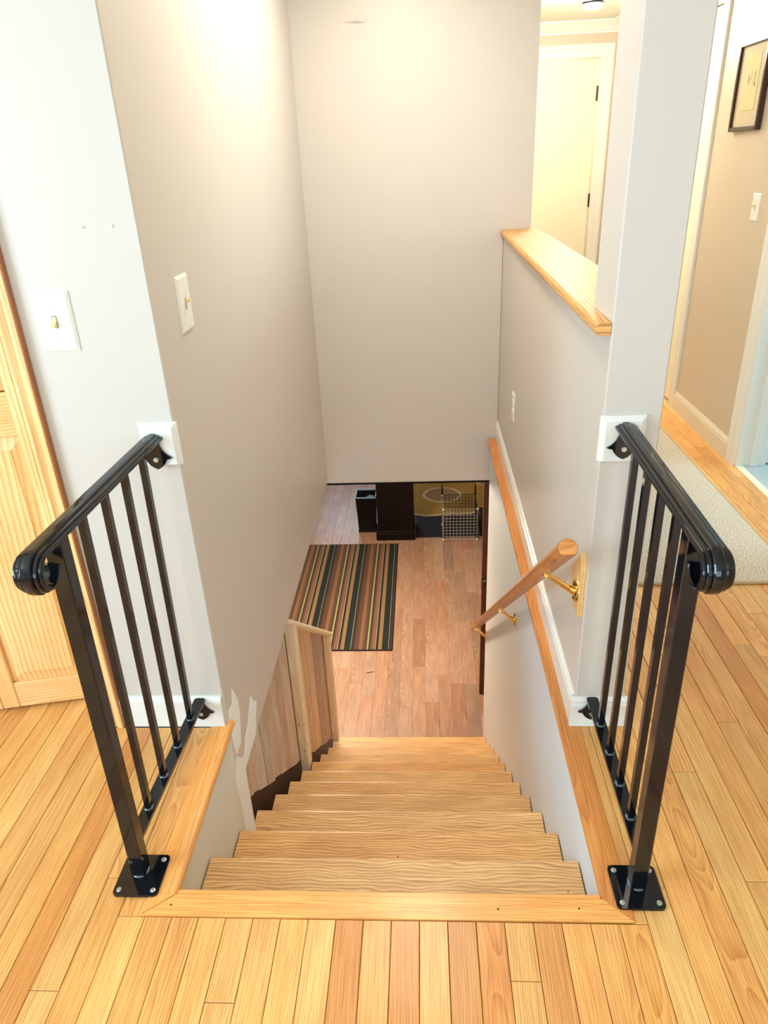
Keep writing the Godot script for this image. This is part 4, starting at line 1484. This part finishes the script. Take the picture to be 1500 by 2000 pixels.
func wall_fittings() -> void:
	switch_plate("white switch plate on the bright wall end beside the pine casing", Vector3(-0.772, 1.114, -1.485), Vector3(0, 0, 1), 0.080, 0.124, false)
	switch_plate("white switch plate on the left stairwell wall, its toggle up", Vector3(-0.56, 1.109, -1.688), Vector3(1, 0, 0), 0.086, 0.128, true)
	# outlet low on the right wall
	var t := thing("outlet", "white duplex outlet plate on the right stairwell wall", "outlet", Vector3(0.4017, 0.395, -3.03))
	t.rotation.y = -PI / 2
	mesh_node("plate", one_box(Vector3(-0.04, -0.062, 0), Vector3(0.04, 0.062, 0.006), 0.003), M.plate, t)
	for s in [-1, 1]:
		var b := nb()
		b.lathe(PackedVector2Array([Vector2(0.0165, 0), Vector2(0.016, 0.0022), Vector2(0, 0.0022)]), Vector3(0, s * 0.0195, 0.006), Vector3(0, 0, 1), 20)
		var f := mesh_node("socket", b, M.plate, t)
		b = nb()
		for q in [-1, 1]:
			b.box(Vector3(q * 0.006 - 0.0012, s * 0.0195, 0.0078), Vector3(q * 0.006 + 0.0012, s * 0.0195 + 0.008, 0.0086))
		mesh_node("slots", b, M.slot, f)
	# white bevelled blocks behind the handrail ends
	backing_block("white square wooden plate behind the wall end of the left iron railing", Vector3(-0.596, 0.8365, -1.485), 0.088, 0.100)
	backing_block("white square wooden plate behind the wall end of the right iron railing", Vector3(0.4325, 0.8235, -1.485), 0.098, 0.104)
	# two wall anchors left in the bright wall end
	for p in [[-0.613, "white plastic anchor left in the bright wall end, nearer the corner"], [-0.670, "tiny nail head in the bright wall end, left of the plastic anchor"]]:
		var b := nb()
		var r := 0.0035 if p[0] > -0.65 else 0.0018
		b.lathe(PackedVector2Array([Vector2(r, 0), Vector2(r, 0.002), Vector2(0, 0.003)]), Vector3.ZERO, Vector3(0, 0, 1), 10)
		var o := mesh_at_root("wall_anchor" if r > 0.003 else "nail_head", b, M.plate if r > 0.003 else M.screw, Vector3(p[0], 1.296, -1.4849))
		tag(o, p[1], "anchor" if r > 0.003 else "nail")


func backing_block(label: String, at: Vector3, w: float, h: float) -> void:
	var t := thing("mounting_plate", label, "wall plate", at, "white plates behind the iron handrails")
	var b := nb()
	var d := 0.0155
	var e := 0.011
	var O := [Vector3(-w / 2, -h / 2, 0), Vector3(w / 2, -h / 2, 0), Vector3(w / 2, h / 2, 0), Vector3(-w / 2, h / 2, 0)]
	var I := [Vector3(-w / 2 + e, -h / 2 + 0.002, d), Vector3(w / 2 - e, -h / 2 + 0.002, d), Vector3(w / 2 - e, h / 2 - e, d), Vector3(-w / 2 + e, h / 2 - e, d)]
	b.quad(I[0], I[1], I[2], I[3], Vector3(0, 0, 1))
	for i in 4:
		var j := (i + 1) % 4
		var lift := Vector3(0, 0, 0.006)
		b.quad(O[i] + lift, O[j] + lift, I[j], I[i], O[i] + O[j] + Vector3(0, 0, 0.05))
		b.quad(O[i], O[j], O[j] + lift, O[i] + lift, O[i] + O[j])
	mesh_node("plate_face", b, M.trim, t)


# ------------------------------------------------------------------ wooden handrail on the right wall
func wooden_handrail() -> void:
	var t := thing("wooden_handrail", "round oak handrail on brass brackets along the right stairwell wall", "handrail")
	var a := Vector3(0.300, 0.640, -1.318)
	var z := Vector3(0.300, -1.345, -3.80)
	var dir := (z - a).normalized()
	var across := Vector3.RIGHT
	var up := across.cross(dir).normalized()
	if up.y < 0:
		up = -up
	# round rail with a flat underside
	var prof := PackedVector2Array()
	for i in 28:
		var g := TAU * i / 28
		prof.append(Vector2(0.0215 * cos(g), maxf(0.0215 * sin(g), -0.0155)))
	var b := nb()
	b.grain(2, 0.0, 3.3, 12, 18, 0.0, 0.14, Color(0.58, 0.41, 0.28))
	b.sweep(prof, [[a, across * 0.94, up * 0.94], [a + dir * 0.002, across, up], [z, across, up]])
	for i in b.v.size():
		if b.n[i].dot(dir) < -0.9:
			b.c[i] = Color(0.95, 0.80, 0.70)
			b.uv[i] = Vector2(0.3 + (b.v[i].x - a.x) * 0.5, (12.0 + 0.5 + (b.v[i].y - a.y) * 10.0) / 18.0)
	mesh_node("rail", b, M.oak, t)
	# pine block behind the first bracket
	b = nb()
	b.grain(1, 0.2, 1.6, 2, 8, -1.60, 0.12, Color(1.0, 0.97, 0.85))
	b.prism(PackedVector3Array([Vector3(0.3915, 0.475, -1.55), Vector3(0.3915, 0.515, -1.515), Vector3(0.3915, 0.475, -1.49), Vector3(0.3915, 0.345, -1.49), Vector3(0.3915, 0.345, -1.55), Vector3(0.3915, 0.36, -1.59), Vector3(0.3915, 0.44, -1.59)]), Vector3(-0.016, 0, 0))
	mesh_node("mounting_block", b, M.pine, t)
	for q in [[-1.532, 0.3755], [-2.43, 0.3625], [-3.60, 0.3625]]:
		var s: float = (q[0] - a.z) / (z.z - a.z)
		var at := a.lerp(z, s) - up * 0.0155
		var xw: float = q[1]
		var rose := Vector3(xw, at.y - 0.055, at.z - 0.0)
		var br := nb()
		# arm: from the saddle down and out to the wall rose
		br.tube(PackedVector3Array([at + Vector3(0.001, -0.004, 0), at + Vector3(0.006, -0.010, 0), at + Vector3(0.014, -0.016, 0), at.lerp(rose, 0.5) + Vector3(0, -0.006, 0), rose + Vector3(-0.016, 0.006, 0), rose + Vector3(-0.006, 0.001, 0), rose]), PackedFloat32Array([0.0095, 0.0085, 0.0075, 0.0078, 0.0088, 0.012, 0.016]), 14)
		var bracket := mesh_node("bracket", br, M.brass, t)
		br = nb()
		br.lathe(PackedVector2Array([Vector2(0.030, 0), Vector2(0.030, 0.002), Vector2(0.026, 0.005), Vector2(0.013, 0.007), Vector2(0, 0.007)]), rose, Vector3(-1, 0, 0), 24)
		mesh_node("wall_rose", br, M.brass, bracket)
		br = nb()
		br.tube(PackedVector3Array([at - dir * 0.024 - up * 0.004, at + dir * 0.024 - up * 0.004]), PackedFloat32Array([0.0075, 0.0075]), 14)
		br.tube(PackedVector3Array([at - dir * 0.006 - up * 0.004, at + dir * 0.006 - up * 0.004]), PackedFloat32Array([0.0095, 0.0095]), 14)
		mesh_node("saddle", br, M.brass, bracket)
		for sy in [-0.02, 0.02]:
			br = nb()
			br.lathe(PackedVector2Array([Vector2(0.004, 0), Vector2(0.0035, 0.002), Vector2(0, 0.0026)]), rose + Vector3(-0.0055, sy, 0), Vector3(-1, 0, 0), 10)
			mesh_node("screw", br, M.slot, bracket)


# ------------------------------------------------------------------ pine closet door and its casing
func closet_door() -> void:
	var b := nb()
	# casing: moulded board, its flank towards the stairs in plain view
	var cp := PackedVector2Array([Vector2(0, 0), Vector2(0.018, 0), Vector2(0.019, 0.002), Vector2(0.019, 0.016), Vector2(0.013, 0.018), Vector2(0.016, 0.022), Vector2(0.0195, 0.028), Vector2(0.0195, 0.033), Vector2(0.016, 0.039), Vector2(0.012, 0.042), Vector2(0.014, 0.044), Vector2(0.014, 0.066), Vector2(0.010, 0.068), Vector2(0, 0.068)])
	b.grain(1, 0.0, 2.2, 1, 8, 0.0, 0.2, Color(1.03, 0.97, 0.86))
	b.sweep(cp, [[Vector3(-0.853, 0.001, -1.485), Vector3(0, 0, 1), Vector3(-1, 0, 0)], [Vector3(-0.853, 2.062, -1.485), Vector3(0, 0, 1), Vector3(-1, 0, 0)]])
	b.sweep(cp, [[Vector3(-1.75, 0.001, -1.485), Vector3(0, 0, 1), Vector3(1, 0, 0)], [Vector3(-1.75, 2.062, -1.485), Vector3(0, 0, 1), Vector3(1, 0, 0)]])
	b.sweep(cp, [[Vector3(-0.853, 2.13, -1.485), Vector3(0, 0, 1), Vector3(0, -1, 0)], [Vector3(-1.75, 2.13, -1.485), Vector3(0, 0, 1), Vector3(0, -1, 0)]])
	b.grain(1, 0.0, 2.2, 4, 8, -1.61, 0.13, Color(0.95, 0.84, 0.68))
	b.box(Vector3(-0.926, 0.001, -1.61), Vector3(-0.90, 2.07, -1.487), 0.001)
	var d := struct("door_5", b, M.pine, "pine closet door folded slightly open, in a moulded pine casing")
	b = nb()
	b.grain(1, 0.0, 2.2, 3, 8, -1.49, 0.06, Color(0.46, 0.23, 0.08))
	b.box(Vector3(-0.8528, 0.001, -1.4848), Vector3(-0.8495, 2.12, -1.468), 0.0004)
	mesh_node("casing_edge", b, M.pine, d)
	leaf_of(d, Vector3(-0.935, 0.012, -1.590), 0.300, 0.20, 1)
	leaf_of(d, Vector3(-1.2325, 0.012, -1.528), 0.300, -0.24, 2)


# one leaf: stiles, rails, raised panels; its right edge sits at the given point
func leaf_of(parent: Node3D, at: Vector3, w: float, turn: float, seed_: int) -> void:
	var leaf := Node3D.new()
	leaf.name = "door_leaf"
	parent.add_child(leaf, true)
	leaf.position = at
	leaf.rotation.y = turn
	var th := 0.028
	var st := 0.045
	for s in [0, 1]:
		var b := nb()
		var xa := -w if s else -st
		b.grain(1, 0.01, 2.1, (2 + s + seed_) % 8, 8, xa, 0.06, Color(1.0, 0.92, 0.78))
		b.box(Vector3(xa, 0, -th), Vector3(xa + st, 2.02, 0), 0.0025)
		mesh_node("stile", b, M.pine, leaf)
	var rails := [[0.0, 0.085], [0.815, 0.925], [1.92, 2.02]]
	for i in rails.size():
		var r: Array = rails[i]
		var b := nb()
		b.grain(0, 0.3 + 0.2 * i + 0.05 * seed_, 1.6, (5 + i) % 8, 8, r[0], 0.12, Color(1.0, 0.92, 0.78))
		b.box(Vector3(-w + st + 0.0006, r[0], -th), Vector3(-st - 0.0006, r[1], -0.0006), 0.0025)
		mesh_node("rail", b, M.pine, leaf)
	for r in [[0.085, 0.815], [0.985, 1.92]]:
		var b := nb()
		b.grain(1, 0.02, 2.1, 6 if r[0] < 0.5 else 7, 8, -w + st, 0.22, Color(1.04, 0.97, 0.84))
		var lo := Vector3(-w + st, r[0], -th * 0.5)
		var hi := Vector3(-st, r[1], 0)
		# raised field with sloping margins
		var m := 0.035
		var yb := -0.013
		var O := [Vector3(lo.x, lo.y, yb), Vector3(hi.x, lo.y, yb), Vector3(hi.x, hi.y, yb), Vector3(lo.x, hi.y, yb)]
		var I := [Vector3(lo.x + m, lo.y + m, -0.004), Vector3(hi.x - m, lo.y + m, -0.004), Vector3(hi.x - m, hi.y - m, -0.004), Vector3(lo.x + m, hi.y - m, -0.004)]
		var I2 := [I[0] + Vector3(0, 0, 0.003), I[1] + Vector3(0, 0, 0.003), I[2] + Vector3(0, 0, 0.003), I[3] + Vector3(0, 0, 0.003)]
		var o4 := [Vector3(0, -1, 0), Vector3(1, 0, 0), Vector3(0, 1, 0), Vector3(-1, 0, 0)]
		b.quad(I2[0], I2[1], I2[2], I2[3], Vector3(0, 0, 1))
		for i in 4:
			var j := (i + 1) % 4
			b.quad(O[i], O[j], I[j], I[i], Vector3(0, 0, 1))
			b.quad(I[i], I[j], I2[j], I2[i], o4[i])
		b.box(Vector3(lo.x, lo.y, -th + 0.002), Vector3(hi.x, hi.y, yb - 0.001))
		mesh_node("panel", b, M.pine, leaf)
	var b2 := nb()
	b2.grain(0, 0.6, 1.6, 3, 8, 0.925, 0.08, Color(0.90, 0.74, 0.56))
	b2.box(Vector3(-w + st + 0.0006, 0.9285, -th), Vector3(-st - 0.0006, 0.985, -0.003), 0.0025)
	mesh_node("rail", b2, M.pine, leaf)
